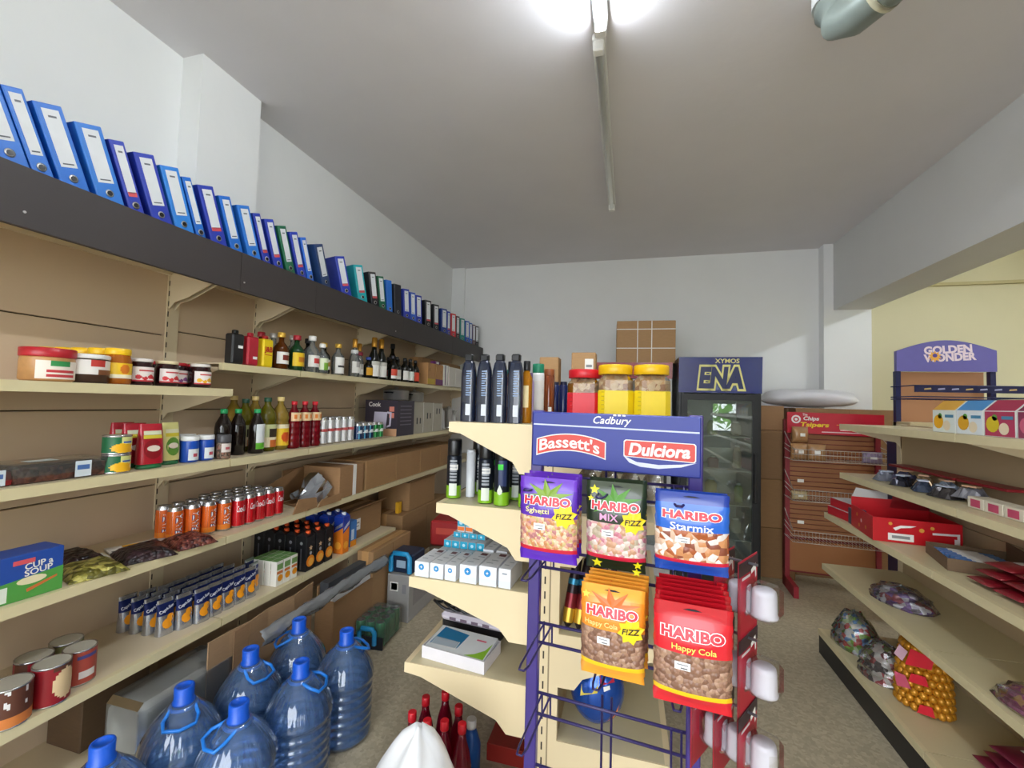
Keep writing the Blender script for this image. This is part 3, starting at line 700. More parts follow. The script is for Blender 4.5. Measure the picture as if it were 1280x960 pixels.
for k, (x, y) in enumerate([(-1.81, 1.285), (-1.885, 1.278), (-1.96, 1.285)]):
    inst('ketchup', pouch(.088, .172, .055, '#b3122a', '#1f6a3c', '#8e0c1c', '#d9dfc0'), 'sauce_pouch', ['red ketchup pack on green cap, foremost of three', 'red ketchup pack on green cap, middle of three', 'red ketchup pack on green cap, rearmost of three'][k], 'sauce', (x, y, z), RF-.1, 'ketchup packs')
inst('mayo', pouch(.075, .172, .055, '#dcd58a', '#1f6a3c', '#5d8f34', '#e6e2c0'), 'sauce_pouch', 'pale yellow sauce pack with green emblem beside the ketchup', 'sauce', (-1.845, 1.385, z), RF)
BLU = mat('#1d4fb4', .3)
for k, (x, y) in enumerate([(-1.83, 1.462), (-1.83, 1.535), (-1.92, 1.44), (-1.92, 1.52)]):
    inst('bluejar', jar(.034, .112, '#eef0f0', BLU, [mat('#dfe6ea', .5), mat('#b8485a', .5), BLU], .02, .96, .75, (.1, .62), lambda u, v: 1 if .35 < u < .7 and .3 < v < .6 else 0), 'cream_jar', ['blue jar with white lid, front left of four', 'blue jar with white lid, front right of four', 'blue jar with white lid, rear left of four', 'blue jar with white lid, rear right of four'][k], 'jar', (x, y, z), RF, 'blue jars')
inst('spice', jar(.029, .11, '#4b4a4e', speckle('pepper', ['#6a5648', '#8a7868', '#4a3a30', '#9a6a5a'], 160, .5), [mat('#d9cfc8', .5), mat('#b04a52', .5)], .036, .98, 1.0, (.42, .95), lambda u, v: 1 if .3 < u < .6 and .3 < v < .6 else 0), 'spice_grinder', 'small spice jar with black lid before the dark bottles', 'jar', (-1.80, 1.60, z), RF)
PETB = [(.9, 0), (1, .02), (1, .6), (.9, .7), (.42, .86), (.38, .92)]
DKB = mat('#1a1210', .08); GC = mat('#1f9a5a', .4)
for k, (x, y) in enumerate([(-1.87, 1.655), (-1.87, 1.735), (-1.84, 1.82)]):
    inst(('molasses', k == 2), bottle(.036, .225, PETB, DKB, GC, 'cap', *(([mat('#dfe3e6', .5), mat('#5fae2e', .5)], (.1, .66), lambda u, v: 1 if v < .25 else 0) if k == 2 else (None, None, None)), caph=.02, capr=.42, span=.8), 'syrup_bottle',
         ['dark bottle with green cap, first of three', 'dark bottle with green cap, middle of three', 'dark bottle with green cap and white label, third of three'][k], 'bottle', (x, y, z), RF, 'dark bottles with green caps')
OLV = clear('olive_oil', '#8d8414', .9, .04, 1., .35); SUN = clear('sunflower_oil', '#d9b84e', .95, .04, 1., .3)
def ribbed(r, h, prof, m, cap, lab, labz, fn, capc):
    def b(root):
        pr = []
        for i in range(31):
            t = i/30; a = 1. if t < .74 else max(.36, 1-(t-.74)*3.4)
            a *= 1-.05*math.cos(t*PI*14) if t < .74 else 1
            pr.append((r*a*(.95 if i == 0 else 1), h*.93*t))
        MB().lathe(pr, 20).build('body', m, root)
        MB().lathe([(r*.4, h*.92), (r*.42, h*.93), (r*.42, h*.995), (r*.38, h)], 14).build('cap', capc, root)
        wrap('label', root, r*1.06, h*labz[0], h*labz[1], -1.2, 1.2, lab, fn, 12, 6)
    return b
OL = [mat('#c9cf9a', .5), mat('#2f2418', .5), mat('#c86a2e', .5), mat('#e7d9b8', .5)]
def olfn(u, v): return 1 if .3 < u and v > .45 and v < .8 else (2 if v < .3 and u > .35 else (3 if v < .42 else 0))
inst('olive1', ribbed(.043, .275, None, OLV, None, OL, (.1, .5), olfn, mat('#1c4a34', .4)), 'oil_bottle', 'olive oil bottle with dark green cap, set back left', 'bottle', (-1.96, 1.86, z), RF, 'cooking oil bottles')
inst('olive2', ribbed(.045, .285, None, OLV, None, OL, (.08, .5), olfn, mat('#1c4a34', .4)), 'oil_bottle', 'olive oil bottle with dark green cap in the front row', 'bottle', (-1.87, 1.915, z), RF, 'cooking oil bottles')
SL = [mat('#f0c62e', .5), mat('#d8541e', .5), mat('#f3e6c4', .5)]
for k, (x, y) in enumerate([(-1.87, 2.005), (-1.98, 1.94), (-2.06, 1.88)]):
    inst('sunfl', ribbed(.044, .29, None, SUN, None, SL, (.08, .48), lambda u, v: 1 if (u-.5)**2+(v-.4)**2 < .06 else (2 if v > .8 else 0), mat('#ead08a', .4)), 'oil_bottle', ['sunflower oil bottle with cream cap in the front row', 'sunflower oil bottle with cream cap in the second row', 'sunflower oil bottle with cream cap against the back panel'][k], 'bottle', (x, y, z), RF, 'cooking oil bottles')
RDK = clear('red_syrup', '#8a0f1e', .9, .04, 1., .55)
for k, y in enumerate((2.085, 2.165, 2.245)):
    inst('redb', ribbed(.038, .268, None, RDK, None, [mat('#e8c89a', .5), mat('#d8782e', .5), mat('#b83a6a', .5)], (.58, .76), lambda u, v: 1 if (int(u*6) % 2 and .25 < v < .75) else 0, mat('#c81c2a', .35)), 'soda_bottle', ['red soft drink bottle with red cap, first of three', 'red soft drink bottle with red cap, middle of three', 'red soft drink bottle with red cap, third of three'][k], 'bottle', (-1.85+.004*k, y, z), RF, 'red soft drink bottles')
SV = [mat('#dfe0e2', .22, .6), mat('#c04a4a', .4), mat('#f2f2f4', .3, .3)]
for rr in range(2):
    for k in range(5):
        inst('slim_white', can(.029, .168, SV, lambda u, v: 1 if .48 < v < .6 else (2 if int(u*10) % 3 == 0 else 0)), 'beer_can', 'tall silver white can, %s in the %s row' % (ORD[k], ['front', 'rear'][rr]), 'can', (-1.835-.072*rr, 2.315+.068*k-.02*rr, z), RF, 'tall silver white cans')
BLC = [mat('#16325e', .3, .3), mat('#5fb4d8', .3, .3), mat('#e6ecf0', .4)]; GRC = [mat('#0f7a3a', .3, .3), mat('#58c878', .3, .3), mat('#eef2ee', .4)]
for rr in range(3):
    for k in range(5):
        gr = k >= 3
        inst(('beer', gr), can(.032, .118, GRC if gr else BLC, lambda u, v: 2 if (.45 < v < .7 and abs(u-.5-(v-.57)*.3) < .12) else (1 if (int(u*24) % 9 == 0) else 0)), 'beer_can', '%s beer can, %s in the %s row' % ('green' if gr else 'dark blue', ORD[k-3 if gr else k], ['front', 'middle', 'rear'][rr]), 'can', (-1.825-.066*rr, 2.665+.067*k-.012*rr, z), RF, 'short green and blue beer cans')
# small appliances at the far end of the middle shelf
def kettlebox(root):
    dk = mat('#3a333e', .45)
    MB().bbox(-.15, .15, -.13, .13, 0, .285, .002).build('body', dk, root)
    patch(flat(-.1306), rect(0, .03, .298, .058), root, mat('#c79a76', .5))
    text_on('Cook', flat(-.1312), root, W_, -.06, .25, .11, .035, off=.02)
    for q in (.215, .165): patch(flat(-.1306), rect(.1, q, .045, .04), root, mat('#e08a78', .5))
    kp = patch(flat(-.1312), [(-.07, .055), (.05, .055), (.06, .19), (-.06, .19)], root, mat('#cfc9dc', .5), 'kettle_print')
    patch(flat(-.1312), [(.058, .065), (.095, .08), (.1, .19), (.06, .195), (.06, .18), (.085, .175), (.08, .09), (.058, .08)], root, mat('#cfc9dc', .5), 'kettle_print')
    for k in range(6): patch(lambda u, v: (.1506, u, v), rect(0, .24-.03*k, .17, .008), root, mat('#76707c', .5))
inst('kettlebox', kettlebox, 'kettle_box', 'dark grey kettle box with a white kettle pictured', 'box', (-1.91, 3.23, z), -.05, None)
GB = mat('#b4ae9e', .5)
for k in range(3):
    inst(('gbox', k), box_(.19, .2, .275-.005*k, GB, [(-.03, .11+.04*k, .022, .055, DARKTXT), (.03, .11+.04*k, .022, .05, mat('#4a4648', .5)), (.088, .14, .01, .27, W_)]), 'appliance_box', ['grey appliance box right beside the kettle box', 'middle grey appliance box of three', 'grey appliance box next to the silver kettle'][k], 'box', (-1.88, 3.49+.2*k, z), RF, 'grey appliance boxes')
def pot(r, h):
    def b(root):
        MB().lathe([(r*.9, 0), (r, .01), (r, h*.7), (r*1.04, h*.71), (r*1.0, h*.74), (r*.5, h*.86), (.012, h*.88), (.02, h), (.004, h)], 24).build('pot', STEEL, root)
        for s in (-1, 1): MB().tube([(s*r, -.03, h*.55), (s*(r+.03), -.03, h*.57), (s*(r+.03), .03, h*.57), (s*r, .03, h*.55)], .006, 6).build('handle', BLACK, root)
    return b
inst('pot', pot(.11, .115), 'cooking_pot', 'shiny steel pot with lid on top of the kettle box', 'pot', (-1.97, 3.42, z+.287), RF, 'steel pots')
inst('pot2', pot(.09, .115), 'cooking_pot', 'shiny steel pot with lid on the grey appliance boxes', 'pot', (-1.97, 3.75, z+.277), RF, 'steel pots')
def ekettle(root):
    MB().lathe([(.085, 0), (.085, .02), (.08, .022), (.07, .19), (.06, .2), (.055, .215), (.015, .22), (.015, .235), (.005, .236)], 24).build('body', STEEL, root)
    MB().tube([(.06, 0, .2), (.11, 0, .2), (.125, 0, .15), (.115, 0, .06), (.08, 0, .04)], .011, 8).build('handle', BLACK, root)
    MB().prism([(-.075, .15), (-.11, .195), (-.065, .195)], 'y', -.02, .02).build('spout', STEEL, root)
for k, (x, y) in enumerate([(-1.87, 4.07), (-2.05, 4.20), (-1.87, 4.36)]): inst('ekettle', ekettle, 'electric_kettle', ['steel kettle with black handle next to the grey boxes', 'steel kettle with black handle standing further back', 'steel kettle with black handle behind the island bottles'][k], 'kettle', (x, y, z), RF+.6*k, 'steel kettles')
inst('pot3', pot(.09, .14), 'cooking_pot', 'shiny steel pot at the far end behind the kettles', 'pot', (-1.98, 4.62, z), RF, 'steel pots')

# ------------------------------------------------------------------ third shelf (cans, bags, cartons)
z = ZCS+.001
def soup(root):
    MB().bbox(-.075, .075, -.05, .05, 0, .138, .002).build('body', mat('#1f4aa0', .4), root)
    patch(flat(-.0506), [(-.075, .0), (.075, .0), (.075, .075), (-.075, .06)], root, mat('#4f9a44', .45))
    patch(flat(-.0512), [(-.01, .02), (.06, .045), (.06, .052), (-.012, .03)], root, mat('#c86a34', .5))
    patch(flat(-.0512), disc(.0, .055, .035, 14, .012), root, mat('#e8dcb4', .5))
    patch(flat(-.0512), rect(-.02, .115, .05, .014), root, mat('#d8555c', .5))
    text_on("CUP a", flat(-.0512), root, W_, .015, .1, .065, .018, off=.02, rot=.08); text_on('SOUP', flat(-.0512), root, W_, .015, .08, .065, .018, off=.02, rot=.08)
    patch(flat(-.0512), rect(-.062, .028, .016, .045), root, mat('#dfe6da', .5))
inst('soup', soup, 'soup_box', 'blue and green cup soup carton at left picture edge', 'box', (-1.83, .945, z), RF-.05)
def flatpack(w, d, h, fill, head, deco=None, seed=1):
    """flat clear bag lying on the shelf: lumpy contents and a paper header"""
    def b(root):
        rr = random.Random(seed); n, k = 12, 8; mb = MB(); v = []
        for j in range(k+1):
            for i in range(n+1):
                u, t = i/n, j/k; e = (min(u, 1-u, .18)/.18)**.5*(min(t, 1-t, .2)/.2)**.5
                v.append((-w/2+w*u*.7, -d/2+d*t, .003+e*h*(.75+.25*rr.random())))
        o = len(v); v += [(p[0], p[1], 0) for p in v]
        W2 = n+1
        f = [(j*W2+i, j*W2+i+1, (j+1)*W2+i+1, (j+1)*W2+i) for j in range(k) for i in range(n)]
        f += [(o+j*W2+i, o+(j+1)*W2+i, o+(j+1)*W2+i+1, o+j*W2+i+1) for j in range(k) for i in range(n)]
        edge = [i for i in range(n)] ; f += [(i+1, i, o+i, o+i+1) for i in range(n)] + [(k*W2+i, k*W2+i+1, o+k*W2+i+1, o+k*W2+i) for i in range(n)]
        f += [(j*W2, (j+1)*W2, o+(j+1)*W2, o+j*W2) for j in range(k)] + [((j+1)*W2+n, j*W2+n, o+j*W2+n, o+(j+1)*W2+n) for j in range(k)]
        mb.add(v, f, 0, True); mb.build('contents', fill, root)
        MB().box(w*.19, w*.5, -d/2, d/2, .002, .008).build('paper_header', mat(head, .5), root)
        if deco: MB().box(w*.24, w*.45, -d*.2, d*.2, .008, .0095).build('print', mat(deco, .5), root)
        MB().box(w*.2, w*.24, -d*.45, d*.45, .008, .009).build('print', mat('#3a3a3a', .6), root)
    return b
OLVS = speckle('green_olives', ['#9a9444', '#6a6424', '#b8ae5a', '#585420'], 55, .35, .7)
PRUN = speckle('dark_prunes', ['#1e1418', '#2c1c22', '#140e12', '#3a262a'], 55, .3, .8)
RAIS = speckle('red_raisins', ['#6a322c', '#4a1e1e', '#854a3c', '#3a1616'], 75, .35, .7)
inst('olpack', flatpack(.27, .16, .03, OLVS, '#dfe2da', '#8aa078', 2), 'olive_pack', 'clear pack of green olives with white header lying flat', 'food pack', (-1.885, 1.15, z), RF+1.3)
inst('prpack', flatpack(.27, .17, .035, PRUN, '#e6e4dc', '#e0a91c', 3), 'prune_pack', 'clear pack of dark prunes with yellow-marked white header', 'food pack', (-1.885, 1.33, z), RF+1.2)
inst('prpack2', flatpack(.24, .12, .03, PRUN, '#35302e', None, 5), 'prune_pack', 'dark prune pack lying at the back behind the olives', 'food pack', (-2.05, 1.2, z), RF+1.4)
inst('rspack', flatpack(.25, .15, .034, RAIS, '#d9d4cc', None, 4), 'raisin_pack', 'clear pack of reddish raisins lying before the orange cans', 'food pack', (-1.86, 1.485, z), RF+1.35)
FAN = [mat('#e0661a', .3, .25), mat('#f08a2a', .3, .25)]
FW, FB = mat('#f2f2f6', .4), mat('#20306e', .4)
for rr in range(3):
    for k in range(4):
        inst('fanta', can(.029, .146, FAN, lambda u, v: 1 if v < .18 else 0, 'FANTA', FW, True, FB), 'soda_can', 'orange soda can, %s in the %s row' % (ORD[k], ['front', 'middle', 'rear'][rr]), 'can', (-1.855-.064*rr-.02*(3-k)*(rr == 0), 1.485+.062*k, z), RF+random.uniform(-.3, .3), 'orange soda cans')
COK = [mat('#cc1120', .3, .25), mat('#e03040', .3, .25), mat('#b40c18', .3, .2)]
for rr in range(4):
    for k in range(5):
        inst('coke', can(.029, .146, COK, lambda u, v: 2 if int(u*12) % 5 == 0 else 0, 'Coca-Cola', FW, False), 'soda_can', 'red cola can, %s in the %s row' % (ORD[k], ['front', 'second', 'third', 'rear'][rr]), 'can', (-1.84-.062*rr, 1.735+.062*k-.008*rr, z), RF+random.uniform(-.5, .5), 'red cola cans')
# torn carton with plastic wrapped goods, then a run of long cartons
def torn(root):
    m = carton_mat('#9c7650'); t = .004
    MB().bbox(.16, .42, -.14, .14, 0, .2, .004).build('body', m, root)
    MB().box(-.02, .16, .13, .136, 0, .19).build('side_panel', m, root)
    MB().prism([(-.2, .02), (.05, .19), (.0, .2), (-.22, .13)], 'y', .06, .064).build('torn_flap', m, root)
    MB().prism([(-.24, .0), (-.05, 0), (-.06, .06), (-.2, .075)], 'y', -.15, -.145).build('torn_flap', m, root)
    MB().prism([(-.06, .0), (.15, 0), (.16, .045), (-.03, .04)], 'y', -.165, -.16).build('torn_flap', m, root)
    MB().prism([(-.14, -.16), (-.05, -.14), (.16, -.02), (.15, .1), (-.05, .1)], 'z', .0, .006).build('torn_flap', m, root)
    mb = MB(); rr = random.Random(4)
    prof = [(.02, 0), (.055, .03), (.065, .1), (.05, .16), (.03, .2), (.01, .24)]
    v = []
    for (q, l) in prof:
        for i in range(10):
            a = 2*PI*i/10; s = 1.35*q*(1+.25*rr.uniform(-1, 1)); v.append((.16-l*.9, -.02+s*math.cos(a), .085+s*math.sin(a)*1.1-l*.15))
    mb.add(v, [(j*10+i, j*10+(i+1) % 10, (j+1)*10+(i+1) % 10, (j+1)*10+i) for j in range(5) for i in range(10)], 0)
    mb.build('plastic_wrap', clear('crinkled_wrap', '#e4e6e8', .95, .15, 2.0, .4, '#b9bcc2'), root)
    MB().ball((.09, -.04, .14), .026, 10, 7).build('bulb', W_, root)
    MB().tube([(-.06, .02, .05), (.06, .0, .08)], .02, 10).build('grey_fitting', mat('#8b8f94', .4), root)
    MB().box(.30, .335, -.1415, .142, .0, .2015).build('white_strap', W_, root)
inst('torn', torn, 'torn_carton', 'torn open brown carton with plastic-wrapped goods and white strap', 'box', (-1.90, 2.24, z), RF)
for k in range(4):
    inst('longc', carton(.41, .28, .205, '#a57f54'), 'cardboard_carton', ['brown carton right behind the torn one, nearest of four', 'second brown carton in the row on the third shelf', 'third brown carton in the row on the third shelf', 'farthest brown carton in the row on the third shelf'][k], 'box', (-1.905, 2.90+.415*k, z), RF, 'brown cartons in a row')

# ------------------------------------------------------------------ fourth shelf
z = ZD+.001
TC = [mat('#8e1420', .4), mat('#e3c79a', .5), mat('#5a3222', .5), mat('#cf7a3a', .5), mat('#dcdcdc', .5)]
inst('tinA', foodcan(.047, .125, TC, lambda u, v: (1 if ((u-.53)/.11)**2+((v-.5)/.42)**2 < 1 else 2 if .41 < u < .64 and v > .9 else 0)), 'food_can', 'red food can with a beige picture, second from right on lower shelf', 'can', (-1.80, 1.02, z), RF+.1, 'large food cans')
inst('tinB', foodcan(.045, .118, [mat('#b04a3a', .45), mat('#e6ded8', .5), mat('#4a4a8a', .5)], lambda u, v: 2 if (.4 < u < .6 and .78 < v < .9) else (1 if .42 < u < .58 and .15 < v < .4 else 0)), 'food_can', 'brick red food can at right of the lower shelf group', 'can', (-1.835, 1.115, z), RF, 'large food cans')
inst('tinC', foodcan(.05, .118, TC, lambda u, v: 3 if v < .3 else (2 if int(u*18+v*5) % 2 else 4 if v > .5 and int(u*30) % 4 == 0 else 2)), 'food_can', 'brown and orange food can in front at lower left', 'can', (-1.80, .92, z), RF, 'large food cans')
inst('tinD', foodcan(.047, .12, TC, lambda u, v: 0 if int(u*8) % 2 else 2), 'food_can', 'dark red food can behind the red pictured one', 'can', (-1.905, 1.03, z), RF, 'large food cans')
inst('tinD2', foodcan(.045, .118, [mat('#8a8a52', .45), mat('#b04a3a', .5)], lambda u, v: 1 if v < .5 else 0), 'food_can', 'olive-lidded food can at the rear of the lower group', 'can', (-1.93, 1.13, z), RF, 'large food cans')
for k, (q, wrd) in enumerate([(0, 'lower'), (1, 'upper')]):
    inst('tinC', None, 'food_can', 'brown and orange food can, %s of two stacked at picture edge' % wrd, 'can', (-1.90, .85, z+.119*q), RF, 'large food cans')
inst('tinE', foodcan(.05, .1, [mat('#232325', .4), mat('#3a3a3c', .4)], lambda u, v: int(u*8) % 2), 'food_can', 'black food can on top of the stacked brown cans', 'can', (-1.905, .86, z+.24), RF, 'large food cans')
FOIL = mat('#b9bcc4', .22, .85, var=.15, sc=40)
CSB, CSO, CSW = mat('#182660', .3, .4), mat('#f09a1c', .4), mat('#d9dce4', .3, .5)
def sunpouch(root):
    """foil drink pouch, wide gusset at the base, pinched at the top"""
    w, h = .068, .145; mb = MB(); v = []; k = 9; n = 16
    for j in range(k+1):
        t = j/k; d = .021*(1-t**1.6)+.0015; ww = w/2*(1-.07*math.sin(PI*t))
        for i in range(n):
            a = 2*PI*i/n; v.append((ww*math.copysign(abs(math.cos(a))**.5, math.cos(a)), d*math.sin(a), h*t))
    for j in range(k):
        for i in range(n):
            t = (j+.5)/k; front = math.sin(2*PI*(i+.5)/n) < 0; u = math.cos(2*PI*(i+.5)/n)
            m = 0
            if front: m = 1 if .5 < t < .9 else 0
            mb.f.append((j*n+i, j*n+(i+1) % n, (j+1)*n+(i+1) % n, (j+1)*n+i)); mb.m.append(m); mb.sm.append(True)
    mb.v = v; mb.build('foil_pouch', [FOIL, CSB, CSO, CSW], root)
    S = lambda u, q: (u, -.021*(1-(q/h)**1.6)*math.sqrt(max(.05, 1-(u/.036)**2))-.0028, q)
    for (cx, cz, rr) in ((.002, .046, .021), (.012, .068, .014)):
        pts = disc(cx, cz, rr, 12); MB().add([S(cx, cz)]+[S(*p) for p in pts], [(0, i+1, (i+1) % 12+1) for i in range(12)]).build('orange_print', CSO, root)
    text_on('Capri-Sun', S, root, mat('#e3e6f0', .4), 0, .102, .056, .016, off=.02, rot=.35)
    MB().tube([(.022, .004, .06), (-.01, .012, .135)], .002, 5).build('straw', W_, root)
for rr in range(4):
    for k in range(7):
        inst('sunpouch', sunpouch, 'juice_pouch', 'foil orange juice pouch, %s in the %s row' % (ORD[k], ['front', 'second', 'third', 'rear'][rr]), 'juice pouch', (-1.825-.06*rr-.022*max(0, 2-k), 1.43+.063*k-.008*rr, z), RF-.12, 'foil juice pouches')
for k in range(2): inst('sunpouch', sunpouch, 'juice_pouch', ['foil juice pouch standing apart before the white cartons', 'foil juice pouch set back beside the white cartons'][k], 'juice pouch', (-1.86-.07*k, 1.865+.04*k, z), RF+.12, 'foil juice pouches')
def jcarton(root):
    MB().bbox(-.024, .024, -.019, .019, 0, .13, .002).build('body', mat('#e9e6dc', .45), root)
    MB().box(-.0235, .0235, -.0185, .0185, .13, .131).build('lid', mat('#6d9a52', .5), root)
    patch(flat(-.0196), disc(.004, .04, .018, 12), root, CSO); patch(flat(-.0196), rect(0, .1, .04, .03), root, mat('#7aa05c', .5)); patch(flat(-.0196), rect(0, .07, .04, .014), root, mat('#d87a3a', .5))
for rr in range(4):
    for k in range(3):
        inst('jcarton', jcarton, 'juice_carton', 'small white juice carton with green top, %s in the %s row' % (ORD[k], ['front', 'second', 'third', 'rear'][rr]), 'juice carton', (-1.80-.042*rr, 1.96+.052*k, z), RF, 'small white juice cartons')
def blackcarton(root):
    MB().bbox(-.036, .036, -.036, .036, 0, .2, .003).build('body', mat('#17171a', .35), root)
    MB().prism([(-.036, .2), (.036, .2), (.0, .222)], 'x', -.035, .035).build('gable', mat('#1d1d20', .35), root)
    MB().lathe([(.014, 0), (.014, .016), (.012, .017)], 14, 0, -.012, .208).build('screw_cap', mat('#ee5a1e', .4), root)
    patch(flat(-.0366), disc(0, .055, .033, 16), root, mat('#f08a1c', .4)); patch(flat(-.0372), disc(.004, .05, .022, 12), root, mat('#f7b24a', .4))
    patch(flat(-.0366), star(0, .13, .016, 5, .5), root, mat('#d9b48a', .5)); patch(flat(-.0366), disc(.0, .1, .01), root, mat('#a8a8ac', .5))
    S = lambda u, v: (-.0366, -u, v)
    patch(S, rect(0, .07, .01, .12), root, mat('#5a5a60', .5)); patch(S, disc(0, .16, .01), root, mat('#7a7a80', .5))
for rr in range(5):
    for k in range(3):
        inst('blackcarton', blackcarton, 'juice_carton', 'black orange juice carton with orange cap, %s in the %s row' % (ORD[k], ['front', 'second', 'third', 'fourth', 'rear'][rr]), 'juice carton', (-1.812-.0755*rr, 2.185+.082*k, z), RF, 'black juice cartons')
def bluecarton(capc, body, h):
    def b(root):
        MB().bbox(-.034, .034, -.034, .034, 0, h, .003).build('body', mat('#e07a20', .4), root)
        MB().prism([(-.034, h), (.034, h), (0, h+.02)], 'x', -.033, .033).build('gable', mat(body, .4), root)
        for S in (flat(-.0346), lambda u, v: (-.0346, -u, v)):
            patch(S, [(-.034, h*.55), (.034, h*.72), (.034, h), (-.034, h)], root, mat(body, .4))
            patch(S, disc(0, h*.22, .024), root, mat('#f5a83a', .4))
            patch(S, [(-.03, h*.62), (.03, h*.76), (.03, h*.86), (-.02, h*.72)], root, W_)
        MB().lathe([(.014, 0), (.014, .018), (.012, .019)], 14, 0, -.01, h+.006).build('screw_cap', mat(capc, .4), root)
    return b
for k, (x, y, c) in enumerate([(-1.80, 2.50, '#e8eaee'), (-1.89, 2.47, '#e8eaee'), (-1.98, 2.45, '#e8eaee'), (-1.89, 2.555, '#e8eaee'), (-1.98, 2.54, '#e8eaee')]):
    inst('bluecarton', bluecarton('#e8eaee', '#1b3a9c', .235), 'juice_carton', ['blue and orange juice carton with white cap, front one', 'blue and orange juice carton with white cap, second from front', 'blue and orange juice carton with white cap, third from front', 'blue and orange juice carton with white cap, second row right', 'blue and orange juice carton with white cap, rear right'][k], 'juice carton', (x, y, z), RF, 'blue juice cartons')
inst('skycarton', box_(.07, .06, .17, mat('#3a7ac0', .45), [(0, .02, .068, .04, ORNG), (-.01, .08, .03, .07, mat('#cfe0ee', .5))]), 'juice_carton', 'sky blue small carton with orange base beside labelled brown box', 'juice carton', (-1.83, 2.63, z), RF)
inst('lblbox', carton(.42, .24, .2, '#8f6c46', True, (-.11, .1, .09, .08), .06), 'cardboard_carton', 'brown carton with white shipping label on the fourth shelf', 'box', (-1.99, 2.875, z), RF)
inst('farbox', carton(.5, .3, .24, '#9a764e', False, None, .03), 'cardboard_carton', 'open brown carton with raised flap beyond the labelled one', 'box', (-1.93, 3.62, .552), RF)
inst('farbox2', carton(.9, .34, .41, '#94714a'), 'cardboard_carton', 'large brown carton on the base deck under the far shelves', 'box', (-1.93, 3.68, ZE+.001), RF)
inst('yelpack', box_(.05, .03, .09, mat('#d9a21c', .5)), 'small_box', 'small yellow packet sticking up between the far cartons', 'box', (-1.84, 3.3, .552), RF)

# ------------------------------------------------------------------ below the shelving
inst('tallc', carton(.5, .12, .5, '#9c7850'), 'cardboard_carton', 'tall brown carton standing on floor past the fourth shelf', 'box', (-1.645, 2.79, 0), RF)
def foamc(root):
    m = carton_mat('#94704a')
    MB().bbox(-.2, .2, -.06, -.05, 0, .34, .003).build('front_panel', m, root)
    MB().bbox(-.2, .2, .05, .06, 0, .42, .003).build('back_panel', m, root)
    MB().bbox(-.206, -.2, -.06, .06, 0, .35, .002).build('side_panel', m, root)
    MB().box(-.195, .195, -.045, -.015, .02, .375).build('white_foam', mat('#eef0f0', .7), root)
    MB().box(-.19, .19, -.01, .045, .02, .44).build('dark_foam', mat('#3a3c40', .8), root)
inst('foamc', foamc, 'open_carton', 'open brown carton with white and dark foam under fourth shelf', 'box', (-1.645, 2.36, 0), RF)
r = thing('cardboard_sheet', 'folded brown cardboard sheet standing behind the water bottles', 'cardboard', (-1.685, 1.80, 0), RF)
mb = MB(); mb.prism([(-.32, .0), (-.22, .0), (-.12, -.012), (.0, .006), (.16, -.006), (.33, .02), (.33, .026), (.16, 0), (.0, .012), (-.12, -.006), (-.22, .006), (-.32, .006)], 'z', 0, .455); mb.build('sheet', carton_mat('#a58462'), r)
MB().box(-.21, -.13, -.016, -.013, .02, .45).build('crease_strip', carton_mat('#937252'), r)
r = thing('plastic_sheet', 'clear crumpled plastic sheet hanging along the lower shelf edge', 'plastic sheet', (-1.60, 2.14, 0), RF)
rr = random.Random(6); v = []; K = 44; J = 9
for i in range(K+1):
    for j in range(J):
        t = j/(J-1); s_ = i/K
        v.append((-.52+1.04*s_, -.03-.03*math.sin(PI*t)-.005*math.sin(i*.9+j*2.1)-.006*rr.random(), .456-.085*t*(.85+.15*math.sin(i*.5))-.004*rr.random()))
mb = MB().add(v, [(i*J+j, (i+1)*J+j, (i+1)*J+j+1, i*J+j+1) for i in range(K) for j in range(J-1)], 0, True)
o = mb.build('film', clear('wrinkled_film', '#eceeef', .97, .15, 1.5, .4, '#c4c7c9'), r); so = o.modifiers.new('thickness', 'SOLIDIFY'); so.thickness = .001
r = thing('wrapped_roll', 'white goods wrapped in clear film lying under the fourth shelf', 'package', (-1.78, 1.42, .16), RF)
rr = random.Random(9); v = []; n = 14
for i in range(11):
    for j in range(n):
        a = 2*PI*j/n; q = (.088 if 0 < i < 10 else .08)*(1+.05*rr.uniform(-1, 1)); v.append((-.19+.38*i/10, q*math.copysign(abs(math.cos(a))**.45, math.cos(a)), .1+q*math.copysign(abs(math.sin(a))**.45, math.sin(a))*1.05))
mb = MB().add(v, [(i*n+j, i*n+(j+1) % n, (i+1)*n+(j+1) % n, (i+1)*n+j) for i in range(10) for j in range(n)]+[tuple(range(n)), tuple(10*n+j for j in reversed(range(n)))], 0, False)
[mb.sm.__setitem__(i, True) for i in range(len(mb.sm))]; mb.build('white_bundle', mat('#bcbdb8', .35, var=.2, sc=12, coat=.5), r)
MB().bbox(-.196, .196, -.098, .098, .0, .2, .02).build('film', clear('package_film', '#eef0f0', .97, .12, 2.5, .12), r)
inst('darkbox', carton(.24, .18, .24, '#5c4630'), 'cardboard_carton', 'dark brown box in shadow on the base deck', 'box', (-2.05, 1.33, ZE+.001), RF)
inst('whiteitem', jar(.05, .12, '#ececec', mat('#e4e2dc', .5), [W_], .02), 'white_tub', 'white tub on the base deck at bottom left corner', 'tub', (-1.83, .86, ZE+.001), RF)

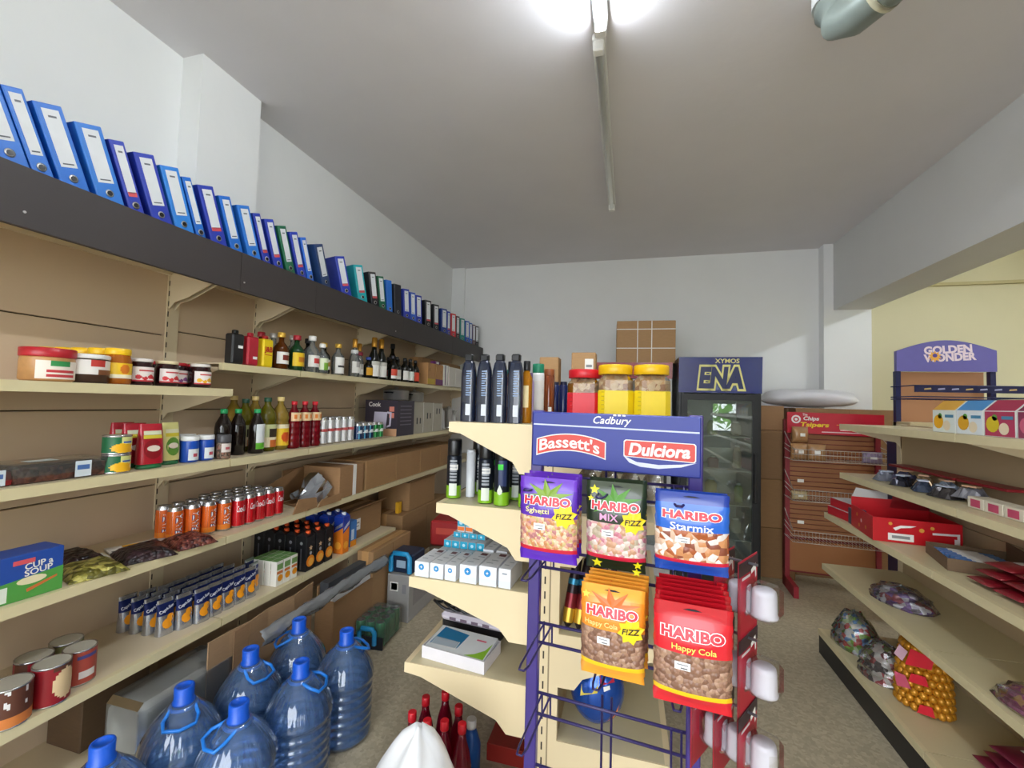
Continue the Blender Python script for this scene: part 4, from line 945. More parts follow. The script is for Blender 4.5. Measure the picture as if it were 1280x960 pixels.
# water bottles on the floor
WATER = clear('blue_water_bottle', '#d6e6fa', .98, .06, 3.0, .2, '#7fb0f2')
CAPB = mat('#0f55c8', .35); HAN = mat('#1f7ad8', .35)
def waterbottle(root):
    R, H = .122, .455; pr = []
    for i in range(64):
        t = i/63; zz = t*(H-.055)
        if zz < .25: q = R*(1-.06*abs(math.sin(zz/.25*PI*7))**1.2) if .03 < zz else R*(.9+.1*min(1, zz/.02))
        else:
            s = (zz-.25)/(H-.055-.25); q = R*math.cos(s*PI/2*.86)**.85+.004
        pr.append((max(q, .028), zz))
    def rf(a, zz): return 1-.045*(.5-.5*math.cos(a*22))*max(0, min(1, (zz-.24)/.05))*max(0, min(1, (.4-zz)/.05))
    MB().lathe(pr, 66, rf=rf).build('bottle', WATER, root)
    inner = [(q*.96, zz) for q, zz in pr if .008 < zz < .30]
    MB().lathe(inner, 30).build('water', clear('water', '#d3e4f9', .98, .03, .8, .07, '#6fa2ea'), root)
    MB().lathe([(.032, H-.062), (.034, H-.058), (.034, H-.05), (.03, H-.046), (.031, H-.004), (.029, H), (.022, H), (.021, H-.005), (.002, H-.005)], 24).build('cap', CAPB, root)
    MB().tube([(.04*math.cos(a), .04*math.sin(a), H-.068) for a in [2*PI*i/24 for i in range(25)]], .006, 6).build('collar', HAN, root)
    MB().tube([(-.036, -.02, H-.066), (-.05, -.06, H-.078), (-.045, -.088, H-.092), (0, -.098, H-.097), (.045, -.088, H-.092), (.05, -.06, H-.078), (.036, -.02, H-.066)], .006, 6).build('carry_handle', HAN, root)
WBP = [(-1.21, 1.75, 2.5, 'farthest water bottle in the aisle row, beside open floor'), (-1.48, 1.765, -.9, 'farthest water bottle on the shelf side, by the cardboard sheet'), (-1.235, 1.495, 1.9, 'middle water bottle in the aisle row'),
       (-1.492, 1.505, 1.4, 'middle water bottle on the shelf side'), (-1.265, 1.238, -.35, 'near water bottle in the aisle row, handle to the front'), (-1.522, 1.25, .8, 'near water bottle on the shelf side, by the wrapped goods'), (-1.50, .985, .5, 'water bottle cut off at the bottom edge, deep blue')]
for (x, y, a, words) in WBP:
    inst('waterbottle', waterbottle, 'water_bottle', words, 'water bottle', (x, y, 0), a, 'large blue water bottles')

# drinks packs and cartons standing further back in the aisle
def canpack(root):
    sh = clear('shrink_wrap', '#f0f4f2', .97, .12, 1.0, .06)
    for i in range(3):
        for j in range(4):
            c = MB().lathe([(.024, 0), (.03, .012), (.03, .13), (.025, .146), (.023, .148)], 12, -.066+.064*i, .095*0-.1+.064*j, 0).build('can', [mat('#2f8f5c', .3, .3)], root)
            MB().lathe([(.025, 0), (.025, .002)], 12, -.066+.064*i, -.1+.064*j, .147).build('can_lid', SILVER, c)
    MB().bbox(-.103, .103, -.135, .13, .001, .158, .02).build('shrink_film', sh, root)
    MB().tube([(-.05, -.145, .03), (-.05, -.147, .1), (-.035, -.147, .12), (.035, -.147, .12), (.05, -.147, .1), (.05, -.145, .03)], .014, 8).build('carry_handle', mat('#1c8fc4', .4), root)
    MB().box(-.1, .1, -.14, -.13, .0, .07).build('dark_sleeve', mat('#22262e', .4), root)
inst('canpack', canpack, 'can_pack', 'shrink-wrapped pack of green cans with blue handle on floor', 'drinks pack', (-1.50, 2.50, 0), .06)
inst('greyc', box_(.165, .42, .31, mat('#9d9b98', .5), [(-.03, .23, .06, .06, W_), (-.03, .23, .045, .045, mat('#5c5c60', .6)), (.045, .22, .03, .06, mat('#86868a', .6)), (0, .15, .3, .12, mat('#8a8886', .6), 'right')], bev=.004), 'grey_carton', 'grey printed carton standing on the floor', 'box', (-1.485, 2.91, 0), 0)
def bluepack(root):
    MB().bbox(-.09, .09, -.08, .1, 0, .13, .01).build('sleeve', mat('#1c2a44', .35), root)
    patch(flat(-.0812), rect(0, .06, .07, .05), root, mat('#9db4c8', .4))
    MB().tube([(-.07, -.09, .01), (-.07, -.095, .11), (-.05, -.095, .135), (.05, -.095, .135), (.07, -.095, .11), (.07, -.09, .01)], .017, 8).build('carry_handle', mat('#1c8fc4', .4), root)
inst('bluepack', bluepack, 'drinks_pack', 'dark drinks pack with blue handle on the grey carton', 'drinks pack', (-1.485, 2.81, .312), 0)
inst('redpack', box_(.5, .45, .2, mat('#a4282a', .35, var=.1, sc=12), [(0, .12, .4, .05, mat('#c24a3a', .4)), (.1, .1, .2, .006, mat('#e0b0a8', .5), 'top')], bev=.015), 'red_pack', 'red shrink-wrapped drinks tray stacked behind the island shelves', 'drinks pack', (-1.30, 3.5, .335), .12)
inst('redpack2', box_(.5, .45, .33, mat('#6b5a48', .6)), 'brown_carton', 'brown carton under the red drinks tray', 'box', (-1.30, 3.5, 0), .12)
inst('redcorner', box_(.12, .12, .06, mat('#b02a24', .4)), 'small_box', 'small red packet on the floor beside the grey carton', 'box', (-1.22, 3.12, 0), .4)
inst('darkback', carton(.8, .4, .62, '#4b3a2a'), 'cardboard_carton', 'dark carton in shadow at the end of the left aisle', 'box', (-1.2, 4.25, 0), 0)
# ------------------------------------------------------------------ goods on the island, left side
z = 1.424
NAVY = mat('#141d33', .18, coat=.6)
def shampoo(root):
    pr = [(1, 0), (1, .17), (.93, .195), (.72, .222), (.5, .232)]
    mb = MB(); v = []; n = 24
    for (s, zz) in pr:
        for i in range(n):
            a = 2*PI*i/n; v.append((.029*s*math.copysign(abs(math.cos(a))**.55, math.cos(a)), .019*s*math.copysign(abs(math.sin(a))**.7, math.sin(a)), zz))
    mb.add(v, [(j*n+i, j*n+(i+1) % n, (j+1)*n+(i+1) % n, (j+1)*n+i) for j in range(4) for i in range(n)]+[tuple(reversed(range(n))), tuple(4*n+i for i in range(n))], 0, False)
    mb.build('bottle', NAVY, root)
    MB().bbox(-.017, .017, -.011, .011, .228, .256, .005).build('flip_cap', mat('#101216', .3), root)
    for k in range(11): patch(flat(-.0196), rect(.008-.002*(k % 3), .19-.009*k, .022-.004*(k % 3), .004), root, mat('#8fa6c8', .5))
    patch(flat(-.0196), rect(.008, .045, .02, .042), root, mat('#d5dae4', .5), 'barcode')
for k, x in enumerate((-.588, -.526, -.465, -.403)):
    inst('shampoo', shampoo, 'shampoo_bottle', ['navy shampoo bottle at the outer end of the top island shelf', 'navy shampoo bottle, second from the outer end', 'navy shampoo bottle, third from the outer end', 'navy shampoo bottle nearest the post, beside the amber one'][k], 'bottle', (x, 1.555, z), -.1, 'navy shampoo bottles')
AMB = clear('amber_shampoo', '#d08a1a', .95, .05, 1., .5)
for k, (x, y) in enumerate([(-.555, 1.62), (-.44, 1.625), (-.372, 1.60)]):
    inst('amber', bottle(.022, .235, [(.95, 0), (1, .02), (1, .72), (.6, .8), (.5, .86)], AMB, KC, 'cap', [mat('#e2cf9a', .5)], (.25, .6), None, .6, caph=.03, capr=.6), 'shampoo_bottle', ['amber bottle peeking out behind the first navy bottle', 'amber bottle peeking out behind the third navy bottle', 'amber bottle with dark cap right of the last navy bottle'][k], 'bottle', (x, y, z), 0, 'amber shampoo bottles')
inst('lilac', bottle(.022, .2, [(.95, 0), (1, .02), (1, .8), (.7, .88)], mat('#a995c8', .35), mat('#6a4a8a', .4), 'cap', [W_], (.2, .55), None, .6, caph=.025, capr=.7), 'lotion_bottle', 'lilac bottle left of the tall white one', 'bottle', (-.395, 1.74, z), 0)
inst('whiteg', bottle(.027, .245, [(.98, 0), (1, .01), (1, .8), (.94, .84)], mat('#f0f0ee', .35), mat('#0f7a56', .4), 'cap', [W_, mat('#d5e6da', .5)], (.2, .7), None, .8, caph=.04, capr=.92), 'spray_can', 'tall white spray can with dark green cap', 'bottle', (-.375, 1.83, z), 0)
inst('brown', bottle(.027, .235, [(.98, 0), (1, .01), (1, .86), (.92, .88)], mat('#7e3a16', .2, coat=.4), mat('#8e4a20', .3), 'cap', None, None, None, caph=.03, capr=.95, extra=lambda r: patch(cyl(.0275), rect(.012, .05, .016, .02), r, STICKER, 'price_sticker')), 'spray_can', 'reddish brown bottle right of the white spray can', 'bottle', (-.355, 1.98, z), 0)
for k in range(3): inst('navytube', bottle(.02, .18, [(.98, 0), (1, .01), (1, .9), (.8, .93)], mat('#1a2658', .25, coat=.4), mat('#141a3a', .4), 'cap', None, None, None, caph=.012, capr=.8), 'lotion_bottle', ['small navy tube next to the reddish brown bottle', 'middle small navy tube of three', 'small navy tube beside the red-lidded nut jar'][k], 'bottle', (-.335+.042*k, 2.05-.02*k, z), 0, 'small navy tubes')
inst('greenb', bottle(.025, .21, [(.95, 0), (1, .02), (1, .75), (.6, .85)], mat('#2a5a4a', .3), mat('#1a7a6a', .4), 'cap', None, None, None, caph=.03, capr=.6), 'shampoo_bottle', 'dark green bottle hidden behind the navy shampoo', 'bottle', (-.485, 1.72, z), 0)
for k, (x, y, w, h) in enumerate([(-.42, 2.38, .105, .33), (-.235, 2.40, .13, .35)]):
    inst(('upbox', k), carton(w, .1, h, '#b08a5e', False, (.03, .26, .045, .11) if k else None), 'cardboard_carton', ['narrow brown carton standing at the back of the island top', 'brown carton with white label standing at the back of island top'][k], 'box', (x, y, z if k == 0 else 1.431), 0, 'narrow brown cartons')
# nut jars on the right-hand top shelf
z = 1.431
NUTS = speckle('salted_nuts', ['#c08a4a', '#d8a868', '#a87038', '#e0c090'], 55, .5, .8)
def nutjar(c, lid, h):
    def b(root):
        MB().bbox(-.058, .058, -.052, .052, 0, h*.84, .02).build('nuts', NUTS, root)
        MB().bbox(-.0595, .0595, -.0535, .0535, 0, h*.84, .021).build('jar', CLR, root)
        MB().bbox(-.0605, .0605, -.0545, .0545, .004, h*.66, .021).build('wrapper', mat(c, .4), root)
        for k in range(7): patch(flat(-.0552), rect(-.046, h*(.12+.07*k), .01, .0015), root, mat('#9a8a20' if c != '#d01c2c' else '#8a1020', .5))
        MB().lathe([(.058, h*.84), (.06, h*.85), (.06, h-.004), (.057, h)], 28).build('lid', mat(lid, .35), root)
    return b
inst(('nut', 'r'), nutjar('#d01c2c', '#c81826', .198), 'nut_jar', 'nut jar with red wrapper and red lid', 'jar', (-.158, 1.64, z), .05, 'nut jars')
for k, x in enumerate((-.045, .078)): inst(('nut', 'y'), nutjar('#e8ca14', '#eab80e', .212), 'nut_jar', ['nut jar with yellow wrapper, beside the red one', 'nut jar with yellow wrapper, rightmost of three'][k], 'jar', (x, 1.60, z), .1, 'nut jars')
# second shelf: deodorant cans
z = 1.123
LIME = mat('#7fb320', .35)
def deo(front):
    def b(root):
        r = .026
        MB().lathe([(r*.95, 0), (r, .004), (r, .145), (r*.92, .152)], 20).build('can', mat('#1c222c', .3, .4), root)
        MB().lathe([(r*.95, .15), (r*.97, .153), (r*.97, .2), (r*.9, .207)], 20).build('cap', mat('#121316', .3), root)
        wrap('green_base', root, r*1.006, .002, .045, -PI, PI, [LIME], None, 20, 2)
        S = cyl(r*1.02)
        if front:
            patch(S, [(0, .07), (-.009, .05), (-.007, .04), (0, .036), (.007, .04), (.009, .05)], root, mat('#d8e6d0', .4), 'drop_print')
            patch(S, rect(.002, .128, .018, .018), root, mat('#39d23a', .5), 'price_sticker')
            wrap('blue_print', root, r*1.006, .065, .15, -.2, .9, [mat('#26345e', .4)], None, 6, 2)
        else:
            patch(S, rect(.004, .032, .028, .042), root, mat('#dfe6da', .5), 'barcode')
            for k in range(7): patch(S, rect(.004, .065+.011*k, .026, .007), root, mat('#9aa0a8', .5))
            patch(S, rect(.006, .11, .03, .018), root, W_, 'label')
    return b
for k, (x, y, fr) in enumerate([(-.655, 1.60, 0), (-.512, 1.565, 0), (-.445, 1.552, 1), (-.352, 1.552, 1), (-.59, 1.71, 0), (-.50, 1.66, 1), (-.42, 1.66, 0), (-.36, 1.66, 0)]):
    inst(('deo', fr), deo(fr), 'deodorant_can', ['black and green deodorant at the outer shelf end', 'black and green deodorant showing its barcode, mid shelf', 'black deodorant with drop print and green sticker, mid shelf', 'black deodorant with green sticker half behind the purple bag', 'black deodorant standing behind the outermost one', 'black deodorant in the rear row behind the barcode one', 'black deodorant in the rear row, second from post', 'black deodorant in the rear row next to post'][k], 'deodorant', (x, y, z), [.1, .1, 0, 0, .4, .2, .1, .3][k], 'deodorant cans', scale=(1.1, 1.1, 1.1))
inst('whitetube', bottle(.018, .185, [(1, 0), (1, .02), (1, .95)], mat('#d9dde2', .3), mat('#c4c8ce', .3), 'cap', None, None, None, caph=.01, capr=.9), 'lotion_bottle', 'slim white bottle among the deodorant cans', 'bottle', (-.60, 1.64, z), 0)
for k in range(3): inst('hairbox', box_(.06, .12, .14, mat('#23242a', .45)), 'small_box', ['dark carton in the shadow behind the deodorants, left', 'dark carton in the shadow behind the deodorants, middle', 'dark carton in the shadow behind the deodorants, right'][k], 'box', (-.56+.07*k, 2.0, z), 0, 'dark cartons behind deodorants')
# third shelf: medicine boxes
z = .841
def medbox(w, d, h, disc_=True):
    def b(root):
        MB().bbox(-w/2, w/2, 0, d, 0, h, .001).build('body', mat('#eceef2', .45), root)
        patch(flat(-.0006), rect(0, h*.2, w*.96, h*.34), root, mat('#dfe8f2', .5))
        if disc_:
            q = patch(flat(-.0008), disc(-w*.02, h*.66, min(w*.2, .014)), root, mat('#2a8fd0', .4), 'round_logo'); patch(flat(-.0014), star(-w*.02, h*.66, .006, 4, .4), q, W_)
        else: patch(flat(-.0008), rect(0, h*.75, w*.4, h*.05), root, mat('#5a6a7a', .5))
        for k in range(3): patch(lambda u, v: (u, v, h+.0006), rect(-w*.1+.01*k, d*(.25+.2*k), w*.4, .005), root, mat('#9aa2ac', .5))
        patch(lambda u, v: (u, v, h+.0006), rect(w*.2, d*.85, w*.4, .025), root, mat('#7a4a4a', .5))
    return b
MED = [(-.735, .058, .055, 1), (-.675, .054, .055, 1), (-.62, .045, .056, 1), (-.551, .066, .064, 1), (-.476, .066, .068, 1), (-.413, .045, .068, 0)]
for k, (x, w, h, dc) in enumerate(MED):
    inst(('med', k), medbox(w, .15, h, dc), 'medicine_box', 'white medicine box with blue logo, %s from the outer shelf end' % ORD[k] if dc else 'narrow white medicine box without logo, nearest the post', 'box', (x, 1.508, z), -.05, 'white medicine boxes')
TEAL = mat('#1aa0c4', .4)
def pack(w, d, h, up=False):
    def b(root):
        MB().bbox(-w/2, w/2, 0, d, 0, h, .001).build('body', mat('#cfd2d4', .45), root)
        patch(flat(-.0006), rect(0, h*(.72 if up else .5), w*.94, h*(.5 if up else .96)), root, TEAL)
        if up: patch(flat(-.0006), rect(0, h*.25, w*.9, h*.3), root, mat('#e8762a', .45)); patch(flat(-.0012), disc(0, h*.74, w*.25), root, mat('#bfe2ee', .5))
        else: patch(flat(-.0012), disc(0, h*.5, h*.22), root, mat('#bfe2ee', .5))
        patch(lambda u, v: (u, v, h+.0006), rect(0, d*.5, w*.4, d*.2), root, mat('#8a5a64', .5))
    return b
for k in range(6): inst('flatp', pack(.034, .14, .05), 'medicine_box', 'teal-ended flat medicine box in the lower back row, %s from left' % ORD[k], 'box', (-.725+.036*k, 1.668+.001*k, z), -.05, 'teal medicine boxes')
for k in range(5): inst('flatp2', pack(.034, .14, .03), 'medicine_box', 'teal-ended medicine box in the raised back row, %s from left' % ORD[k], 'box', (-.715+.036*k, 1.70, z+.0515), -.05, 'raised teal medicine boxes')
for k in range(4): inst('flatp3', pack(.034, .12, .022), 'medicine_box', 'teal-ended medicine box in the upper back row, %s from left' % ORD[k], 'box', (-.69+.036*k, 1.74, z+.083), -.05, 'upper teal medicine boxes')
for k in range(2): inst('upp', pack(.034, .1, .052, True), 'medicine_box', ['upright teal and orange box on top of pile, left', 'upright teal and orange box on top of pile, right'][k], 'box', (-.675+.037*k, 1.745, z+.106), -.05, 'upright teal and orange boxes')
for k in range(2): inst(('med', 5), None, 'medicine_box', ['white medicine box in second row behind the wide ones', 'white medicine box in second row near the post'][k], 'box', (-.53+.055*k, 1.68, z), -.05, 'white medicine boxes')
# fourth shelf: hair dye tray and bagged goods
z = .529
def combtray(root):
    w, d, h = .26, .15, .045
    mb = MB(); t = .003
    mb.box(-w/2, w/2, -d/2, -d/2+t, 0, h); mb.box(-w/2, w/2, d/2-t, d/2, 0, h); mb.box(-w/2, -w/2+t, -d/2+t, d/2-t, 0, h); mb.box(w/2-t, w/2, -d/2+t, d/2-t, 0, h); mb.box(-w/2+t, w/2-t, -d/2+t, d/2-t, 0, t)
    mb.build('tray', mat('#e6e2e6', .5), root)
    p = MB().box(-w/2+.008, w/2-.008, -d/2+.008, d/2-.008, 0, .012).build('packet', mat('#dfe3e6', .4), root); p.location = (0, 0, .038); p.rotation_euler = (.12, 0, 0)
    S = lambda u, v: (u, v, .0126)
    patch(S, [(-.115, -.045), (-.0, -.04), (.01, .045), (-.105, .06)], p, mat('#2478a8', .4), 'comb_print')
    for k in range(13): patch(lambda u, v: (u, v, .0131), rect(-.106+.0083*k, -.028, .0042, .045), p, W_, 'comb_tooth')
    patch(S, [(.04, -.062), (.118, -.062), (.118, .03), (.105, -.015), (.075, -.045)], p, mat('#8fc23a', .45)); patch(S, rect(.07, .03, .04, .008), p, mat('#d8607a', .5))
inst('combtray', combtray, 'comb_tray', 'white display tray with blue comb packet on the fourth shelf', 'tray', (-.60, 1.60, z), -.12)
r = thing('bagged_pack', 'pile of clear-bagged black hair tools behind the comb tray', 'package', (-.60, 1.80, z), -.1)
MB().bbox(-.15, .13, -.06, .08, .0, .05, .012).build('black_goods', mat('#1b1a1e', .4), r)
MB().bbox(-.14, .16, -.09, .07, .052, .085, .012).build('bag', mat('#c9c2cc', .3, var=.2, sc=14, coat=.4), r)
for k in range(4): patch(flat(-.0915), rect(-.08+.05*k, .068, .03, .012), r, mat('#6a5a68', .5))
for k in range(3): MB().tube([(-.15+.05*k+.05*math.cos(a), -.03+.035*math.sin(a), .095+.012*math.sin(2*a)) for a in [2*PI*i/16 for i in range(17)]], .006, 6).build('cable_loop', BLACK, r)
# base: red syrup bottles
SYR = clear('crimson_syrup', '#d8486a', .97, .04, 1.4, .35, '#a81234')
for k, (x, y) in enumerate([(-.735, 1.585), (-.675, 1.635), (-.595, 1.575), (-.675, 1.475), (-.615, 1.49), (-.55, 1.495), (-.745, 1.495)]):
    zz = .111 if False else 0.0
    inst('syrup', bottle(.036, .36, [(.9, 0), (1, .02), (1, .22), (.93, .3), (1, .4), (1, .6), (.75, .74), (.4, .86), (.36, .92)], SYR, mat('#c81626', .35), 'cap', [mat('#f0e8ea', .5), mat('#d86a8a', .5)], (.24, .42), lambda u, v: 1 if .3 < u < .6 and v < .5 else 0, 1.2, .022, .42), 'syrup_bottle', ['crimson syrup bottle with red cap, left in rear row', 'crimson syrup bottle with red cap, centre of rear row', 'crimson syrup bottle with red cap, right in rear row', 'crimson syrup bottle with red cap, front left', 'crimson syrup bottle with red cap, front middle', 'crimson syrup bottle with red cap, front right nearest post', 'crimson syrup bottle with red cap, outermost behind the white sack'][k], 'bottle', (x, y, zz), 0, 'crimson syrup bottles')
inst('redtray', box_(.22, .3, .07, mat('#a02a22', .45)), 'red_carton', 'low red carton under the island shelving beside the syrup', 'box', (-.44, 1.95, .0), 0)
inst('bluetub', bottle(.04, .2, [(1, 0), (1, .5), (.7, .7), (.4, .85)], mat('#1f5aa8', .35), W_, 'cap', None, None, None, caph=.03, capr=.5), 'cleaner_bottle', 'blue bottle in shadow behind the syrup bottles', 'bottle', (-.60, 1.74, .0), 0)
# white plastic sack in front
r = thing('plastic_sack', 'white plastic sack standing up at the bottom edge', 'bag', (-.57, 1.12, 0), .3)
rr = random.Random(12); v = []; n = 28; K = 16
for j in range(K+1):
    t = j/K; q = .23*(1-t**2.2)**.75+.012
    for i in range(n):
        a = 2*PI*i/n; fold = 1+.07*math.sin(a*4+t*3)*(t**.7)+.025*math.sin(a*9+1)
        v.append((q*fold*math.cos(a)*.8+.03*t, q*fold*math.sin(a), .60*t+.012*math.sin(a*3)*t))
mb = MB().add(v, [(j*n+i, j*n+(i+1) % n, (j+1)*n+(i+1) % n, (j+1)*n+i) for j in range(K) for i in range(n)]+[tuple(reversed(range(n))), tuple(K*n+i for i in range(n))], 0, True)
mb.build('sack', mat('#eceef0', .35, var=.03, coat=.3), r)

# ------------------------------------------------------------------ island, right side (seen through the rack)
z = .721
FO = [mat('#2a2024', .3, .5), mat('#2a7a9a', .3, .5), mat('#7a1e26', .3, .5), mat('#c8a03a', .28, .7)]
def cracker(root):
    pr = [(.004, 0), (.02, .02), (.026, .05), (.026, .17), (.022, .2), (.02, .24), (.004, .26)]
    MB().lathe(pr, 12).build('sleeve', FO[0], root)
    wrap('gold_foil', root, lambda q: .021+.006*min(1, q/.05), .022, .07, -PI, PI, [FO[3]], None, 12, 3); wrap('red_foil', root, .0268, .07, .12, -PI, PI, [FO[2]], None, 12, 2); wrap('blue_foil', root, .0268, .15, .17, -PI, PI, [FO[1]], None, 12, 2)
for k in range(3): inst('cracker', cracker, 'sweet_tube', ['foil chocolate tube leaning left of three behind rack', 'foil chocolate tube leaning, middle of three behind rack', 'foil chocolate tube leaning right of three behind rack'][k], 'sweets', (-.192+.038*k, 1.535, z+.005), 0, 'foil chocolate tubes', rot=(-.3, .12, 0), scale=(.8, .8, .95))
for k in range(4):
    inst('foilegg', lambda root: (MB().ball((0, 0, .04), .035, 14, 10, 0, (1, 1, 1.25)).build('foil_egg', mat('#c4c2c0', .25, .8, var=.4, sc=40, bump=.6, bsc=90), root), MB().lathe([(.02, 0), (.022, .006)], 12).build('base', W_, root)), 'foil_egg', 'silver foil chocolate egg below the blue sign, %s from left' % ORD[k], 'sweets', (-.15+.082*k, 1.75, 1.123), 0, 'silver foil eggs', scale=(1.2, 1.2, 1.55))
inst('greyset', box_(.07, .1, .12, mat('#6a7078', .3, .4)), 'small_box', 'grey blister pack on the island shelf behind the rack', 'box', (-.16, 1.58, 1.123), .3)
inst('whitecup', jar(.03, .06, '#f0f0f0', mat('#e8e8e6', .4), [W_], .012), 'white_tub', 'small white tub on the island shelf behind the sweets rack', 'tub', (.03, 1.6, 1.123), 0)
z = .371
r = thing('gift_egg', 'large foil-wrapped chocolate egg in blue and yellow with red band', 'sweets', (-.09, 1.63, z), .2)
MB().ball((0, 0, .104), .085, 20, 14, 0, (1, .8, 1.2)).build('foil_egg', mat('#1650b0', .18, .5, coat=.5), r)
mb = MB(); rr = random.Random(5)
for k in range(14):
    a = 2*PI*k/14; mb.add([(.08*math.cos(a), .065*math.sin(a), .2), (.08*math.cos(a+.4), .065*math.sin(a+.4), .2), (.055*math.cos(a+.2)*1.7, .045*math.sin(a+.2)*1.7, .235+.02*rr.random())], [(0, 1, 2)])
mb.build('foil_frill', mat('#1a2a5a', .25, .4), r)
SG = lambda u, v: (u, -.8*math.sqrt(max(.0004, .087**2-u*u-((v-.1)/1.2)**2))-.003, v)
for (poly, m_) in (([(-.06, .11), (-.01, .13), (.0, .18), (-.05, .17)], mat('#d8c23a', .4)), ([(0, .15), (.045, .155), (.035, .19), (.0, .185)], mat('#b81e3a', .4)), ([(.02, .04), (.05, .06), (.06, .09), (.04, .05)], mat('#e0762a', .4)), ([(.01, .135), (.03, .14), (.028, .15), (.008, .147)], W_)):
    patch(SG, poly, r, m_)
r.scale = (1.12, 1.12, 1.12)
# ------------------------------------------------------------------ purple sweet rack
PUR = mat('#3a2a78', .35, coat=.3); PURD = mat('#2c2358', .35)
RK = thing('sweet_rack', 'purple wire sweet rack with a blue branded header sign', 'display rack', (-.262, 1.246, 0), math.radians(-6))
RW = .446
for u in (.012, RW-.012): MB().bbox(u-.017, u+.017, -.012, .012, 0, 1.48, .003).build('post', PUR, RK)
for u in (.012, RW-.012): MB().bbox(u-.02, u+.02, -.2, .03, 0, .03, .004).build('foot', PUR, RK)
def rail(z_): return MB().tube([(.02, -.004, z_), (RW-.02, -.004, z_)], .0042, 6).build('wire_rail', PURD, RK)
ROWS = [(1.296, 1.249), (1.085, 1.035), (.879, .825), (.687, .629), (.49, .44), (.3, .25)]
HK = [.055, .228, .395]
for i, (za, zb) in enumerate(ROWS):
    rail(za); rail(zb)
    for j, u in enumerate(HK):
        if i >= 3 and j == 1: continue
        for s in (-.012, .012): MB().tube([(u+s, -.004, zb), (u+s, -.006, za+.003)], .003, 5).build('hook_stem', PURD, RK)
        MB().tube([(u-.012, -.006, za), (u-.010, -.2, za-.005), (u-.006, -.225, za-.004), (u+.006, -.225, za-.004), (u+.010, -.2, za-.005), (u+.012, -.006, za)], .0028, 5).build('hook', PURD, RK)
for u in (.208, .233): MB().tube([(u, .004, .08), (u, .004, .72)], .0034, 5).build('wire_upright', PURD, RK)
for u in (.208, .233): MB().tube([(u, .004, 1.02), (u, .004, 1.32)], .0034, 5).build('wire_upright', PURD, RK)
# header sign
SIG = MB().bbox(0, RW, -.022, .012, 1.322, 1.476, .003).build('header_sign', mat('#1c2c8c', .4), RK)
F1, F2, F3 = flat(-.0228), flat(-.0234), flat(-.0240)
patch(F1, [(.004, 1.4385), (RW-.004, 1.434), (RW-.004, 1.438), (.004, 1.4425)], SIG, mat('#c9cfe4', .4), 'stripe')
text_on('Cadbury', F1, SIG, W_, .225, 1.456, .1, .026, off=.012, shear=.3)
for k, dx in enumerate((0, .012, .024)): patch(F1, rect(.232+dx, 1.473, .008, .004), SIG, W_)
def arc(u, q): return u, q-1.9*u*u+.008
def arcpoly(cx, cz, w, h, n=14):
    top = [(cx+w*(i/n-.5), cz+h/2-1.9*(w*(i/n-.5))**2+.008) for i in range(n+1)]; bot = [(cx+w*(i/n-.5), cz-h/2-1.9*(w*(i/n-.5))**2+.008) for i in range(n, -1, -1)]
    return top+bot
def strip(poly, S, parent, m, name='print'):
    n = len(poly)//2; vs = [S(*p) for p in poly]; MB().add(vs, [(i, i+1, 2*n-2-i, 2*n-1-i) for i in range(n-1)]).build(name, m, parent)
strip(arcpoly(.112, 1.386, .196, .048), F1, SIG, W_, 'logo_border'); strip(arcpoly(.112, 1.386, .19, .042), F2, SIG, mat('#d23a2c', .4), 'logo_panel')
text_on("Bassett's", F3, SIG, W_, .108, 1.387, .168, .032, off=.02, warp=arc)
rr_ = [(.262+.0, 1.367), (.428, 1.362), (.432, 1.366), (.432, 1.402), (.428, 1.406), (.264, 1.408), (.259, 1.404), (.259, 1.37)]
patch(F1, [(x*1.0+(x-.345)*.03, zz+(zz-1.385)*.1) for x, zz in rr_], SIG, W_, 'logo_border'); patch(F2, rr_, SIG, mat('#d23a2c', .4), 'logo_panel')
text_on('Dulciora', F3, SIG, W_, .345, 1.386, .148, .03, off=.035, shear=.2)
patch(F1, [(.255, 1.368), (.29, 1.353), (.345, 1.349), (.4, 1.354), (.436, 1.36), (.4, 1.347), (.345, 1.339), (.3, 1.341), (.272, 1.35)], SIG, mat('#d9dcf0', .4), 'swoosh')

